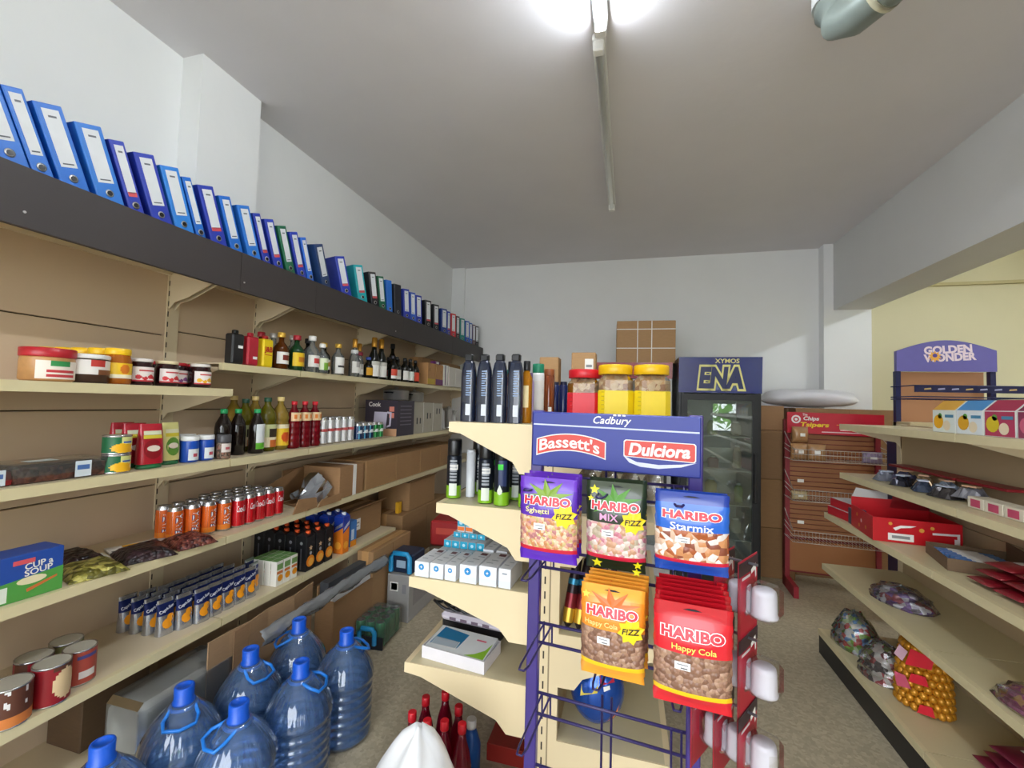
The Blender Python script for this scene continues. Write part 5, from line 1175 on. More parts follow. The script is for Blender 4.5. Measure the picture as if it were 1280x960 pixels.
# sweet bags on the hooks
CAN1 = speckle('gummy_strings', ['#d8a08a', '#c9b47a', '#b87a7a', '#e0c8a8', '#c88a5a'], 130, .35, .3)
CAN2 = speckle('gummy_mix', ['#d9a8a8', '#c47a8a', '#b8a890', '#e0cfc4', '#c89a7a'], 95, .35, .4)
CAN3 = speckle('gummy_star', ['#e8ddd6', '#8a4a34', '#c88a5a', '#d8b8a0', '#a8582c'], 75, .35, .4)
CAN4 = speckle('gummy_cola', ['#8f6a56', '#a07a64', '#7e5a48', '#ab8870', '#86624e'], 100, .35, .5)
HW, HR = mat('#f4f2f2', .4), mat('#d01f34', .35)
def sweetbag(w, h, base, band, fill, foot, line1, l1c, fizz=False, stars=None, rays=None, grad=None):
    def b(root):
        n, k = 12, 22; mb = MB(); v = []; mats = [mat(base, .3, coat=.4), mat(band, .4), fill, mat(foot, .3, coat=.4), mat(grad or base, .3, coat=.4)]
        def bulge(x, q):      # q from 0 at the top to 1 at the foot
            e = min(1, max(0, (q-.10)/.25))*min(1, max(0, (.97-q)/.12)); s = max(0, 1-(2*x/w)**2)
            return .001+.016*e*s**.6
        for side in (-1, 1):
            for j in range(k+1):
                for i in range(n+1):
                    x = -w/2+w*i/n; q = j/k; v.append((x+.001*math.sin(j*2.1)*(i in (0, n)), side*bulge(x, q), -h*q))
        W1 = n+1; o = (k+1)*W1
        for j in range(k):
            q = (j+.5)/k
            m = 4 if q < .12 else 0 if q < .44 else 1 if q < .475 else 2 if q < .83 else 1 if q < .86 else 3
            for i in range(n):
                mb.f.append((j*W1+i, (j+1)*W1+i, (j+1)*W1+i+1, j*W1+i+1)); mb.m.append(m); mb.sm.append(True)
                mb.f.append((o+j*W1+i, o+j*W1+i+1, o+(j+1)*W1+i+1, o+(j+1)*W1+i)); mb.m.append(0); mb.sm.append(True)
        for j in range(k):
            for (i, fl) in ((0, 0), (n, 1)):
                q4 = (j*W1+i, o+j*W1+i, o+(j+1)*W1+i, (j+1)*W1+i); mb.f.append(q4 if not fl else q4[::-1]); mb.m.append(0); mb.sm.append(False)
        mb.v = v; bag = mb.build('bag', mats, root)
        def S(d): return lambda u, q: (u, -bulge(u, -q/h)-d, q)
        def fan(poly, d, m, name='print'):
            cx = sum(p[0] for p in poly)/len(poly); cz = sum(p[1] for p in poly)/len(poly); N = len(poly)
            MB().add([S(d)(cx, cz)]+[S(d)(*p) for p in poly], [(0, i+1, (i+1) % N+1) for i in range(N)]).build(name, m, root)
        if rays:
            fan(star(0, -h*.225, w*.31, 9, .4, .3, 1.5), .0012, mat(rays, .4), 'burst_print')
        for (cx, cz, rr, c) in (stars or []): fan(star(cx*w, -cz*h, rr*w, 5, .45), .0020, mat(c, .4), 'star_print')
        MB().add([S(.0012)(*p) for p in [(-.018, -h*.055), (-.006, -h*.06), (.006, -h*.06), (.018, -h*.055), (.006, -h*.04), (-.006, -h*.04)]], [tuple(range(6))]).build('hang_hole', mat('#1c1a24', .6), root)
        text_on('HARIBO', S(.0024), root, HW, 0, -h*.265, w*.8, h*.1, off=.1, ref=.04, name='brand_outline')
        text_on('HARIBO', S(.0034), root, HR, 0, -h*.265, w*.8, h*.1, off=.04, ref=.04, name='brand_lettering')
        text_on(line1[0], S(.0034), root, mat(l1c, .4), line1[1]*w, -h*line1[2], w*line1[3], h*line1[4], off=.015, name='flavour_lettering')
        if fizz:
            fan(star(.3*w, -h*.42, w*.21, 8, .72, .2), .0026, mat('#f2d21c', .4), 'burst_print')
            text_on('F!ZZ', S(.0040), root, mat('#1c1c22', .4), .3*w, -h*.42, w*.26, h*.06, off=.02, shear=.15, name='flavour_lettering')
        st = patch(S(.0026), rect(-.12*w, -h*.565, w*.2, h*.075), root, STICKER, 'price_sticker')
        patch(S(.0032), rect(-.12*w, -h*.552, w*.14, h*.01), st, mat('#8a8a90', .6)); patch(S(.0032), rect(-.10*w, -h*.585, w*.09, h*.012), st, mat('#6a6a70', .6))
    return b
def hang(key, builder, name, labels, px_, pz_, step=(.0, .024), n=1, rz=-.1, tilt=0.06):
    for k in range(n):
        j = random.uniform(-.004, .004)
        inst(key, builder, name, labels[k] if k < len(labels) else '', 'sweets', (px_[0]+.0025*k+j*(k > 0), px_[1]+step[1]*k, pz_+step[0]*k), 0, None, rot=(tilt+.02*math.sin(k*2), 0, rz+.03*math.sin(k*1.7)))
hang('sg', sweetbag(.14, .2, '#5a2ab0', '#c8203c', CAN1, '#5a24b8', ('Sghetti', -.16, .385, .42, .075), '#f6e8a0', True, None, '#7a9a2c', '#6a34c0'), 'sweet_bag', ['purple fizzy spaghetti sweet bag, foremost on the top left hook', 'purple sweet bag second on the top left hook', 'purple sweet bag last on the top left hook'], (-.180, 1.03), 1.323, n=3, step=(0, .045))
hang('mx', sweetbag(.135, .205, '#23301f', '#c8203c', CAN2, '#1f2a1a', ('MIX', -.1, .385, .3, .075), '#e0a0c8', True, [(-.36, .1, .09, '#e8e020'), (-.42, .2, .06, '#e8e020'), (-.3, .93, .1, '#e8e020'), (.38, .9, .08, '#e8e020'), (.36, .99, .08, '#e8e020')], '#4a8a22', '#2c3a24'), 'sweet_bag', ['black and green fizzy mix sweet bag, foremost on top middle hook', 'black and green sweet bag second on the top middle hook'], (-.024, 1.045), 1.322, n=2, step=(0, .05))
hang('sm', sweetbag(.145, .17, '#1f62c8', '#c8203c', CAN3, '#1f4aa8', ('Starmix', 0, .40, .58, .09), '#f2f4fa', False, None, None, '#1a3a9a'), 'sweet_bag', ['blue star mix sweet bag, foremost on the top right hook', 'blue star mix sweet bag second on the top right hook'], (.134, 1.0), 1.318, n=2)
hang('fz', sweetbag(.135, .2, '#f0902a', '#f2c21c', CAN4, '#f0a02c', ('Happy Cola', -.16, .395, .52, .07), '#f4dc8a', True, [(-.42, .12, .07, '#f2d84a')], '#e86a1e', '#f2a63a'), 'sweet_bag', ['orange fizzy cola sweet bag, foremost on the middle hook', 'orange cola sweet bag second on the middle hook', 'orange cola sweet bag third on the middle hook', 'orange cola sweet bag fourth on the middle hook', 'orange cola sweet bag last on the middle hook'], (-.026, .985), 1.108, n=5, step=(0, .022))
hang('cl', sweetbag(.145, .205, '#d4182a', '#f2c21c', CAN4, '#d4182a', ('Happy Cola', .02, .395, .56, .075), '#f4dc6a', False, None, None, '#c01424'), 'sweet_bag', ['red cola sweet bag, foremost on the right hook', 'red cola sweet bag second on the right hook', 'red cola sweet bag third on the right hook', 'red cola sweet bag fourth on the right hook', 'red cola sweet bag fifth on the right hook', 'red cola sweet bag sixth on the right hook', 'red cola sweet bag last on the right hook'], (.130, .945), 1.108, n=7, step=(0, .024))

# red blister packs on the side of the rack
BLI = clear('blister', '#fcfbfb', .99, .05, .5, .0); CARD = mat('#b01430', .35)
def blister(root):
    w, h = .115, .165      # local x: along the card, local -y: out of the card; hangs from z=0
    mb = MB(); mb.box(0, w, 0, .0015, -h, 0); mb.build('backing_card', CARD, root)
    MB().box(.0, w, -.0012, -.0002, -h*.2, -.004).build('dark_print', mat('#33222a', .4), root)
    S = flat(-.0016)
    patch(S, [(.07, -.03), (.1, -.02), (.104, -.05), (.098, -.055), (.094, -.035), (.072, -.04)], root, W_, 'white_print')
    patch(S, rect(.04, -.04, .05, .006), root, mat('#c9c0c0', .5), 'white_print')
    MB().box(.0, .004, -.0026, .003, -h, 0).build('card_rim', BLI, root)
    MB().bbox(.028, .096, -.063, -.001, -.124, -.052, .012).build('clear_dome', BLI, root)
    cup = MB().lathe([(.027, 0), (.028, .004), (.0255, .008), (.0245, .048), (.023, .056), (.019, .059), (.002, .059)], 24, .062, -.031, -.12)
    cup.build('white_cup', mat('#cfced6', .45), root)
AB = math.radians(90-32); dirv = (math.sin(math.radians(32)), math.cos(math.radians(32))); nv = (.85, -.53)
POSB = []
for row, zt in enumerate((1.168, 1.005, .845)):
    for k in range(3 if row == 2 else 2):
        x, y = .236-nv[0]*.05*k, 1.045-nv[1]*.05*k
        lab = '%s red blister pack with white cup on the %s side hook' % (['outermost', 'second', 'innermost'][k], ['upper', 'middle', 'lower'][row])
        inst('blister', blister, 'blister_pack', lab, 'blister pack', (x, y, zt), AB, 'red blister packs on the rack side')
    MB().tube([Vector((.236+dirv[0]*.055+nv[0]*.02, 1.045+dirv[1]*.055+nv[1]*.02, zt-.012)), Vector((.236+dirv[0]*.055-nv[0]*.2, 1.045+dirv[1]*.055-nv[1]*.2, zt-.012))], .003, 6).build('side_hook', mat('#b9bcc4', .3, .8), RK).matrix_parent_inverse = (Matrix.Translation((-.262, 1.246, 0)) @ Matrix.Rotation(math.radians(-6), 4, 'Z')).inverted()

# ------------------------------------------------------------------ display fridges at the back
def fridge(root, w, d, h, body, head, hz, items=True):
    b = mat(body, .35); fb = mat('#0c0d0f', .45)
    t = .045
    MB().bbox(0, t, 0, d, .0, h, .004).build('side_wall', b, root); MB().bbox(w-t, w, 0, d, 0, h, .004).build('side_wall', b, root)
    MB().box(t, t+.004, .02, d-.04, .2, hz).build('liner', mat('#d2d4d0', .5), root); MB().box(w-t-.004, w-t, .02, d-.04, .2, hz).build('liner', mat('#d2d4d0', .5), root); MB().box(t, w-t, d-.04, d, .02, h-.02).build('back_wall', mat('#d2d4d0', .5), root)
    MB().box(t, w-t, .02, d-.04, hz, h).build('top_box', b, root); MB().box(t, w-t, .0, d-.04, 0, .2).build('plinth', b, root)
    MB().prism([(-.02, hz+.0), (-.035, h-.005), (-.0, h), (.0, hz)], 'x', 0, w).build('header_sign', mat(head, .25, coat=.6), root)
    dr = MB(); a, c = .02, w-.02
    for bx in ((a, a+.05, .2, hz-.01), (c-.05, c, .2, hz-.01)): dr.box(bx[0], bx[1], -.03, -.002, bx[2], bx[3])
    dr.box(a+.05, c-.05, -.03, -.002, .2, .27); dr.box(a+.05, c-.05, -.03, -.002, hz-.06, hz-.01)
    dd = dr.build('door_frame', fb if body != '#e4e4e2' else mat('#dcdcda', .4), root)
    MB().box(a+.05, c-.05, -.02, -.014, .27, hz-.06).build('door_glass', clear('fridge_glass', '#e2eae6', .96, .01, 3.0, .03), dd)
    MB().bbox(c-.045, c-.02, -.05, -.03, .75, 1.15, .005).build('door_handle', BLACK, dd)
    for k in range(4):
        MB().box(t, w-t, .05, d-.05, .42+.28*k, .428+.28*k).build('wire_shelf', mat('#b9bcba', .4, .4), root)
FG = thing('display_fridge', 'black glass-door fridge with blue header sign lettered in yellow', 'fridge', (.41, 3.9, 0), 0)
fridge(FG, .63, .64, 1.925, '#0e0f12', '#121e70', 1.625)
HS = lambda d: (lambda u, v: (u, -.02-.015*(v-1.625)/.3-.0012-d, v))
YO = mat('#e6de8a', .4); NV = mat('#131c54', .35)
text_on('ENA', HS(.001), FG, YO, .325, 1.75, .34, .18, off=.13, ref=.05, shear=.12, name='sign_outline')
text_on('ENA', HS(.002), FG, NV, .325, 1.75, .34, .18, off=.05, ref=.05, shear=.12, name='sign_lettering')
text_on('XYMOS', HS(.001), FG, YO, .37, 1.888, .18, .035, off=.02, name='sign_lettering')
MB().bbox(.2, .36, .2, .4, 1.925, 1.945, .005).build('top_cover', BLACK, FG)
FI = [('#e0c8a8', .035, .2), ('#b8c47a', .04, .14), ('#d8d0c0', .045, .12), ('#c8b04a', .05, .18), ('#8aa84a', .035, .16), ('#a86a6a', .045, .1)]
k = 0
for s in range(4):
    for j in range(3):
        c, rr, h = FI[(s*2+j) % 6]
        inst(('fi', c), bottle(rr, h, [(.95, 0), (1, .02), (1, .7), (.6, .85), (.5, .9)], mat(c, .35), W_, 'cap', None, None, None, caph=.015, capr=.55), 'drink_bottle', '%s item on the %s shelf inside the fridge' % (['left', 'middle', 'right'][j], ['lowest', 'second', 'third', 'top'][s]), 'bottle', (.52+.2*j, 4.1+.05*((j+s) % 3), .429+.28*s), 0, 'goods inside the fridge')
F2_ = thing('display_fridge', 'white glass-door fridge with red header half hidden behind the nut jars', 'fridge', (-.32, 4.12, 0), 0)
fridge(F2_, .70, .6, 1.9, '#e4e4e2', '#98121c', 1.75)
inst('strapbox', carton(.53, .4, .4, '#b08a60', True, None, 0, '#c08a4a', sw=True), 'cardboard_carton', 'brown carton tied with white straps on top of the white fridge', 'box', (.145, 4.42, 1.902), .04)

# ------------------------------------------------------------------ cartons right of the fridge
inst('st1', carton(.36, .42, .44, '#8f6a42'), 'cardboard_carton', 'bottom brown carton of the stack right of the fridge', 'box', (1.27, 4.62, 0), 0, 'cartons stacked by the fridge')
inst('st2', carton(.36, .42, .43, '#9a744a'), 'cardboard_carton', 'middle brown carton of the stack right of the fridge', 'box', (1.265, 4.62, .442), .02, 'cartons stacked by the fridge')
inst('st3', carton(.36, .42, .43, '#94704a'), 'cardboard_carton', 'top brown carton of the stack right of the fridge', 'box', (1.27, 4.62, .874), -.02, 'cartons stacked by the fridge')
inst('st4', carton(.3, .3, .23, '#9c7650', False), 'cardboard_carton', 'small brown carton above the fridge-side stack', 'box', (1.25, 4.72, 1.306), .1)
inst('st5', carton(.85, .42, .76, '#8e6a44'), 'cardboard_carton', 'big brown carton behind the crisp stand, lower', 'box', (1.93, 4.78, 0), 0)
inst('st6', carton(.85, .42, .76, '#94704a', True), 'cardboard_carton', 'big brown carton behind the crisp stand, upper under the sack', 'box', (1.93, 4.78, .762), 0)
r = thing('white_sack', 'plump white sack lying across the cartons beside the fridge', 'sack', (1.66, 4.74, 1.546), -.05)
rr = random.Random(2); v = []; n, kk = 22, 12
for j in range(kk+1):
    t = j/kk*2-1; e = (1-abs(t)**3.0)**.5
    for i in range(n):
        a = 2*PI*i/n; q = 1+.06*math.sin(3*a+4*t)+.05*rr.uniform(-1, 1)
        v.append((t*.42, .17*e*q*math.cos(a)+.0, .075+.085*e*q*math.sin(a)-.02*(1-e)))
MB().add(v, [(j*n+i, j*n+(i+1) % n, (j+1)*n+(i+1) % n, (j+1)*n+i) for j in range(kk) for i in range(n)]+[tuple(reversed(range(n))), tuple(kk*n+i for i in range(n))], 0, True).build('sack', mat('#dfdee2', .5, var=.05, sc=9), r)

# crisp stand with red header
CR = thing('crisp_stand', 'brown slatted crisp stand with red header and wire baskets', 'display stand', (1.31, 4.12, 0), math.radians(-3))
WD = .68; BRN = mat('#a06a42', .6, var=.08, sc=12)
MB().box(0, WD, .16, .2, .12, 1.42).build('back_frame', mat('#7e2026', .5), CR)
for k in range(24):
    zz = .42+.04*k
    MB().box(.02, WD-.02, .145, .16, zz, zz+.033).build('slat', BRN, CR)
MB().box(.02, WD-.02, .14, .16, .14, .40).build('lower_panel', mat('#a0683c', .6, var=.06, sc=6), CR)
for u in (0, WD-.035):
    MB().box(u, u+.035, .12, .2, 0, 1.3).build('side_post', mat('#86202a', .5), CR); MB().box(u, u+.035, -.12, .2, 0, .09).build('foot', mat('#9a2430', .5), CR)
hd = MB().prism([(.0, 1.31), (WD, 1.30), (WD, 1.48), (0, 1.485)], 'y', .06, .1).build('header_sign', mat('#bf1530', .4), CR)
H1, H2 = flat(.0592), flat(.0586)
patch(H1, disc(.065, 1.425, .035, 18), hd, mat('#f0e6e4', .5), 'round_logo'); patch(H2, disc(.065, 1.425, .022, 14), hd, mat('#bf1530', .4)); patch(flat(.058), disc(.065, 1.425, .012, 12), hd, W_)
text_on('Chips', H1, hd, W_, .175, 1.43, .11, .04, off=.03, shear=.15); text_on('The', H1, hd, W_, .13, 1.466, .035, .018, off=.02)
text_on('Tsipers', H1, hd, mat('#f2d024', .4), .2, 1.378, .2, .045, off=.035, shear=.15)
text_on('snack time', H1, hd, mat('#e0b040', .4), .42, 1.385, .14, .018, off=.01) if False else patch(H1, rect(.41, 1.387, .11, .006), hd, mat('#e8a03a', .5))
for (cx, cz, w_) in ((.48, 1.345, .2), (.4, 1.325, .3)): patch(H1, rect(cx, cz, w_, .007), hd, mat('#efdcdc', .5), 'small_print')
WIRE = mat('#d2cdc6', .35, .4)
for bi, zb in enumerate((1.095, .77, .44)):
    bk = MB(); y0, y1 = -.1, .14; hh = .14
    for zz in (zb, zb+.05, zb+.09): bk.tube([(.0, y1, zz+(.03 if zz > zb else 0)), (.0, y0, zz), (WD, y0, zz), (WD, y1, zz+(.03 if zz > zb else 0))], .003, 5)
    for k in range(28):
        u = .012+(WD-.024)*k/27; bk.tube([(u, y0, zb+.09), (u, y0, zb), (u, y1, zb)], .0016, 4)
    bk.tube([(0, y0, zb+.09), (0, y1, zb+.22)], .003, 5); bk.tube([(WD, y0, zb+.09), (WD, y1, zb+.22)], .003, 5)
    bk.build('wire_basket', WIRE, CR)
    MB().box(.03, .075, y0-.003, y0-.001, zb+.15, zb+.175).build('price_tag', W_, CR) if bi else None
SN = mat('#b08458', .35, var=.25, sc=25, coat=.4)
def snack(w, d, h, m):
    def b(root):
        v = []; n, k = 12, 8
        for j in range(k+1):
            t = j/k; e = math.sin(PI*min(1, max(0, t)))**.5*.9+.06
            for i in range(n):
                a = 2*PI*i/n; v.append((w/2*math.copysign(abs(math.cos(a))**.5, math.cos(a))*(1-.08*e), d/2*e*math.sin(a), h*t))
        MB().add(v, [(j*n+i, j*n+(i+1) % n, (j+1)*n+(i+1) % n, (j+1)*n+i) for j in range(k) for i in range(n)]+[tuple(reversed(range(n))), tuple(k*n+i for i in range(n))], 0, True).build('bag', m, root)
        patch(flat(-d/2-.001), rect(0, h*.5, w*.3, h*.2), root, W_, 'label')
    return b
for k, (x, y, zz, a) in enumerate([(1.36, 4.06, 1.10, .1), (1.48, 4.05, 1.10, -.1), (1.38, 4.10, 1.235, .2)]):
    inst('snk', snack(.13, .08, .13, SN), 'crisp_bag', ['brown crisp bag at the left of the top basket', 'brown crisp bag second from left in the top basket', 'brown crisp bag piled behind at the left of top basket'][k], 'snack', (x, y, zz), a, 'crisp bags')
inst('snk2', snack(.14, .06, .09, mat('#9a8aa8', .35, var=.3, sc=30)), 'crisp_bag', 'purple grey snack bag at the right of the top basket', 'snack', (1.85, 4.02, 1.10), -.1)
inst('snk3', snack(.12, .06, .07, mat('#c9b48a', .35, var=.3, sc=30)), 'crisp_bag', 'pale snack bag in the middle basket of the crisp stand', 'snack', (1.36, 4.05, .775), 0)

# navy snack stand on the floor behind the right gondola
GW = thing('snack_stand', 'navy snack stand with arched violet header and wooden back', 'display stand', (1.86, 3.72, 0), 0)
NVY = mat('#1c1f4e', .4); VIO = mat('#6a64a8', .4)
SW_ = .575
for u in (0, SW_-.03): MB().box(u, u+.03, 0, .12, 0, 1.40).build('side_panel', NVY, GW); MB().box(u, u+.03, 0, .035, 1.40, 1.80).build('side_post', NVY, GW)
MB().box(.03, SW_-.03, .06, .075, .3, 1.80).build('back_board', mat('#c08a62', .6, var=.06, sc=8), GW)
N = 16; arch = [(0, 1.80)]+[(SW_, 1.80)]+[(SW_*(1-i/N), 1.945+.075*math.sin(PI*(1-i/N))) for i in range(N+1)]
hd = MB().prism(arch, 'y', -.012, .02).build('header_sign', VIO, GW)
H1, H2 = flat(-.0132), flat(-.0140)
CRM = mat('#efdce4', .45)
text_on('GOLDEN', H1, hd, CRM, .30, 1.955, .27, .05, off=.05, rot=.06); text_on('WONDER', H1, hd, CRM, .31, 1.90, .29, .05, off=.05, rot=.06)
patch(H2, star(.225, 1.905, .042, 10, .6), hd, mat('#f0b04a', .4), 'sunburst'); patch(flat(-.0146), disc(.225, 1.912, .014), hd, mat('#5a4a9a', .4), 'sunburst_centre')
MB().bbox(.0, SW_, -.16, .05, 1.40, 1.44, .004).build('shelf', mat('#cdbb92', .5), GW)
rl = MB().box(-.0, SW_+.05, -.215, -.205, 1.645, 1.69).build('price_rail', mat('#1a1c48', .35), GW)
for k in range(7): patch(flat(-.2156), [(.05+.075*k, 1.66), (.09+.075*k, 1.664), (.088+.075*k, 1.674), (.052+.075*k, 1.67)], rl, mat('#a8a8c8' if k % 3 else '#c8a86a', .5), 'small_print')
bk = MB()
for zz in (1.60, 1.615, 1.69): bk.tube([(.0, .06, zz), (.0, -.205, zz), (SW_+.05, -.205, zz), (SW_+.02, .06, zz)], .004, 5)
for k in range(22): u = .01+SW_*k/21; bk.tube([(u, .05, 1.60), (u, -.2, 1.60)], .002, 4)
bk.build('wire_basket', NVY, GW)

# ------------------------------------------------------------------ goods on the right gondola
z = 1.423
def teabox(c1, c2, c3):
    def b(root):
        MB().prism([(-.06, 0), (.06, 0), (.06, .135), (-.02, .135), (-.06, .095)], 'x', -.068, .068).build('body', mat('#e4e6e0', .45), root)
        patch(lambda u, v: (u, -.0606+.0*v, v), rect(0, .047, .132, .09), root, mat(c1, .5))
        MB().add([(-.067, -.0603, .0955), (.067, -.0603, .0955), (.067, -.0206, .1356), (-.067, -.0206, .1356)], [(0, 1, 2, 3)]).build('print', mat(c2, .5), root)
        S = flat(-.0612)
        patch(S, disc(-.03, .045, .03), root, mat(c3, .45), 'fruit_print'); patch(S, disc(.02, .03, .022), root, mat('#e8d8b8', .5), 'fruit_print'); patch(S, disc(-.02, .07, .012), root, mat('#5a9a3a', .5), 'fruit_print')
        patch(S, rect(.035, .07, .05, .012), root, mat('#4a86a8', .5))
    return b
TE = [('#e2e8e0', '#d9a43a', '#f0b01e'), ('#dfe6ea', '#4a8ac0', '#e0a82a'), ('#b03a5a', '#a02a48', '#d8c02c'), ('#8e3a58', '#7a2a48', '#c8607a')]
for k, (a, b_, c) in enumerate(TE):
    inst(('tea', k), teabox(a, b_, c), 'tea_box', ['white fruit tea box with orange print, leftmost on right top shelf', 'white fruit tea box with blue slanted top, second', 'crimson fruit tea box with yellow fruit, third', 'plum fruit tea box at the right picture edge'][k], 'box', (1.37, 2.28-.145*k, z), -PI/2, 'fruit tea boxes')
inst('netb', snack(.12, .09, .1, mat('#6a5a78', .5, var=.4, sc=60)), 'net_bag', 'small dark purple bag behind the white tea box', 'bag', (1.49, 2.50, z), -PI/2)
z = 1.121
def foilpack(c, seed):
    def b(root):
        rr = random.Random(seed); v = []; n, k = 8, 6
        for side in (0, 1):
            for j in range(k+1):
                for i in range(n+1):
                    e = math.sin(PI*i/n)**.4*math.sin(PI*j/k)**.4
                    v.append((-.055+.11*i/n, -.04+.08*j/k, .002+(.05*e*(.6+.6*rr.random()) if side else 0)))
        W1 = n+1; o = (k+1)*W1
        f = [(o+j*W1+i, o+j*W1+i+1, o+(j+1)*W1+i+1, o+(j+1)*W1+i) for j in range(k) for i in range(n)]+[(j*W1+i, (j+1)*W1+i, (j+1)*W1+i+1, j*W1+i+1) for j in range(k) for i in range(n)]
        MB().add(v, f, 0, False).build('foil_pack', mat(c, .25, .5, var=.5, sc=40), root)
        MB().box(-.025, .025, -.02, .02, .05, .056).build('label', mat('#c8a080' if seed % 2 else '#b0b8c8', .4), root)
    return b
cc = ['#8a8e9c', '#5a5a78', '#3a3a44', '#a08868', '#4a5468', '#7c8898', '#3e3a3a', '#8a8a92']
for k in range(8):
    inst(('foil', k), foilpack(cc[k], k), 'foil_pack', 'dark foil coffee sachet on second shelf, %s from the far end' % ORD[k], 'sachet', (1.40+.05*(k % 2), 2.90-.078*k, z+.016*(k % 2)), .3*k, 'dark foil sachets')
for k, (y, a) in enumerate([(2.86, .05), (2.60, -.06), (2.33, .04)]):
    inst('redtr', box_(.1, .26, .012, mat('#8e1c26', .4)), 'red_tray', ['flat red card tray at far end of the dark sachets', 'flat red card tray in the middle of the dark sachets', 'flat red card tray at the near end of the dark sachets'][k], 'tray', (1.51, y, z+.075), a, 'flat red trays')
for k in range(3): inst('pinkb', box_(.085, .07, .045, mat('#d9d0bc', .5), [(0, .022, .05, .03, mat('#c04a6a', .5))]), 'small_box', ['cream box with pink square, farthest of three', 'cream box with pink square, middle of three', 'cream box with pink square, nearest the picture edge'][k], 'box', (1.40, 2.20-.09*k, z), -PI/2, 'cream boxes with pink squares')
z = .868
def redcase(root):
    w, d, h = .34, .3, .115; t = .004; rd = mat('#c0121e', .35)
    for nm, bx in (('front_panel', (-w/2, w/2, -d/2, -d/2+t, 0, h)), ('rear_panel', (-w/2, w/2, d/2-t, d/2, 0, h*1.4)), ('side_panel', (-w/2, -w/2+t, -d/2+t, d/2-t, 0, h)), ('side_panel', (w/2-t, w/2, -d/2+t, d/2-t, 0, h)), ('base_panel', (-w/2+t, w/2-t, -d/2+t, d/2-t, 0, t))):
        MB().box(*bx).build(nm, rd, root)
    MB().prism([(-w/2, h*1.4), (-w/2+.16, h*1.4), (-w/2+.16, .195), (-w/2+.02, .21)], 'y', d/2-.01, d/2-.006).build('raised_flap', mat('#b9b7b4', .6), root)
    MB().prism([(-w/2+.17, h), (w/2, h), (w/2, .18), (-w/2+.19, .2)], 'y', d/2-.004, d/2).build('raised_flap', mat('#8e1620', .4), root)
    MB().box(-w/2+.02, w/2-.02, -d/2+.06, d/2-.02, .02, .06).build('brown_filling', carton_mat('#7a5a3c'), root)
    S = flat(-d/2-.0008); S2 = lambda u, v: (-w/2-.0008, -u, v)
    patch(S, rect(-.06, .028, .1, .034), root, W_, 'barcode'); patch(flat(-d/2-.0014), rect(-.06, .028, .07, .014), root, mat('#8a8a8a', .6))
    patch(S, [(-.09, .07), (-.06, .085), (.0, .088), (-.02, .078), (-.06, .072), (-.08, .058)], root, W_, 'swirl_print')
    for (u, v, q) in ((-.1, .09, .008), (.02, .07, .01), (.06, .085, .008)): patch(S, disc(u, v, q), root, mat('#d89a3a', .4), 'gold_print')
    patch(S, [(.06, .055), (.15, .06), (.15, .045), (.14, .045), (.14, .01), (.16, .01), (.16, .07), (.06, .065)], root, mat('#e6dcdc', .5), 'letter_print')
    for (u, v) in ((-.06, .08), (0, .06), (.06, .04), (-.03, .03)): patch(S2, disc(u, v, .01), root, mat('#d89a3a' if u else '#e8dada', .4), 'gold_print')
inst('redcase', redcase, 'red_case', 'open red display case with white barcode label on the right', 'display box', (1.37, 2.70, z), -.12)
for k in range(2): inst(('wafer', k), box_(.1, .24, .05, mat('#b81c2a', .4), [(-.0, .025, .098, .03, mat('#d8c8cc', .5)), (-.04, .025, .02, .04, YEL)], top=mat('#d5d8da', .4)), 'wafer_box', ['red and yellow wafer box beside the red case, lower', 'red and yellow wafer box beside the red case, upper'][k], 'box', (1.27+.01*k, 3.02-.01*k, z+.052*k), .12, 'wafer boxes')
inst('wafdark', box_(.06, .08, .09, mat('#3a4258', .4), [(0, .06, .05, .02, W_)]), 'small_box', 'small dark blue pack between wafer boxes and red case', 'box', (1.25, 2.875, z), -.1)
r = thing('wafer_tray', 'brown open tray of blue wafer bars on the third right shelf', 'tray', (1.42, 2.28, z), -.25)
bt = carton_mat('#6b543c')
for nm, bx in (('tray_side', (-.13, .13, -.13, -.127, 0, .05)), ('tray_side', (-.13, .13, .127, .13, 0, .05)), ('tray_side', (-.13, -.127, -.127, .127, 0, .05)), ('tray_side', (.127, .13, -.127, .127, 0, .09)), ('tray_base', (-.127, .127, -.127, .127, 0, .004))): MB().box(*bx).build(nm, bt, r)
for k in range(8):
    inst('bar', lambda root: (MB().bbox(-.1, .1, -.012, .012, 0, .03, .005).build('wrapper', mat('#5a86c0', .3, .3, var=.4, sc=30), root), MB().box(-.05, .05, -.0125, .0125, .0085, .0305).build('white_print', W_, root)), 'wafer_bar', 'blue wafer bar in the brown tray, %s from the near side' % ORD[k], 'snack', (1.42+.008, 2.185+.028*k-.002, z+.006), -.25, 'blue wafer bars')
DR = mat('#7a1620', .3, .2, var=.4, sc=30, coat=.3)
for k in range(9):
    inst('drp', snack(.11, .03, .16, DR), 'sweet_packet', 'dark red sweet packet on third right shelf, %s in the pile' % ORD[k], 'sweets', (1.26+.02*(k // 3), 2.03-.125*(k % 3)-.015*(k // 3), z+.017+.033*(k // 3)), 0, 'dark red sweet packets', rot=(-1.55, 0, -1.57+.12*math.sin(k*2.3)))
z = .551
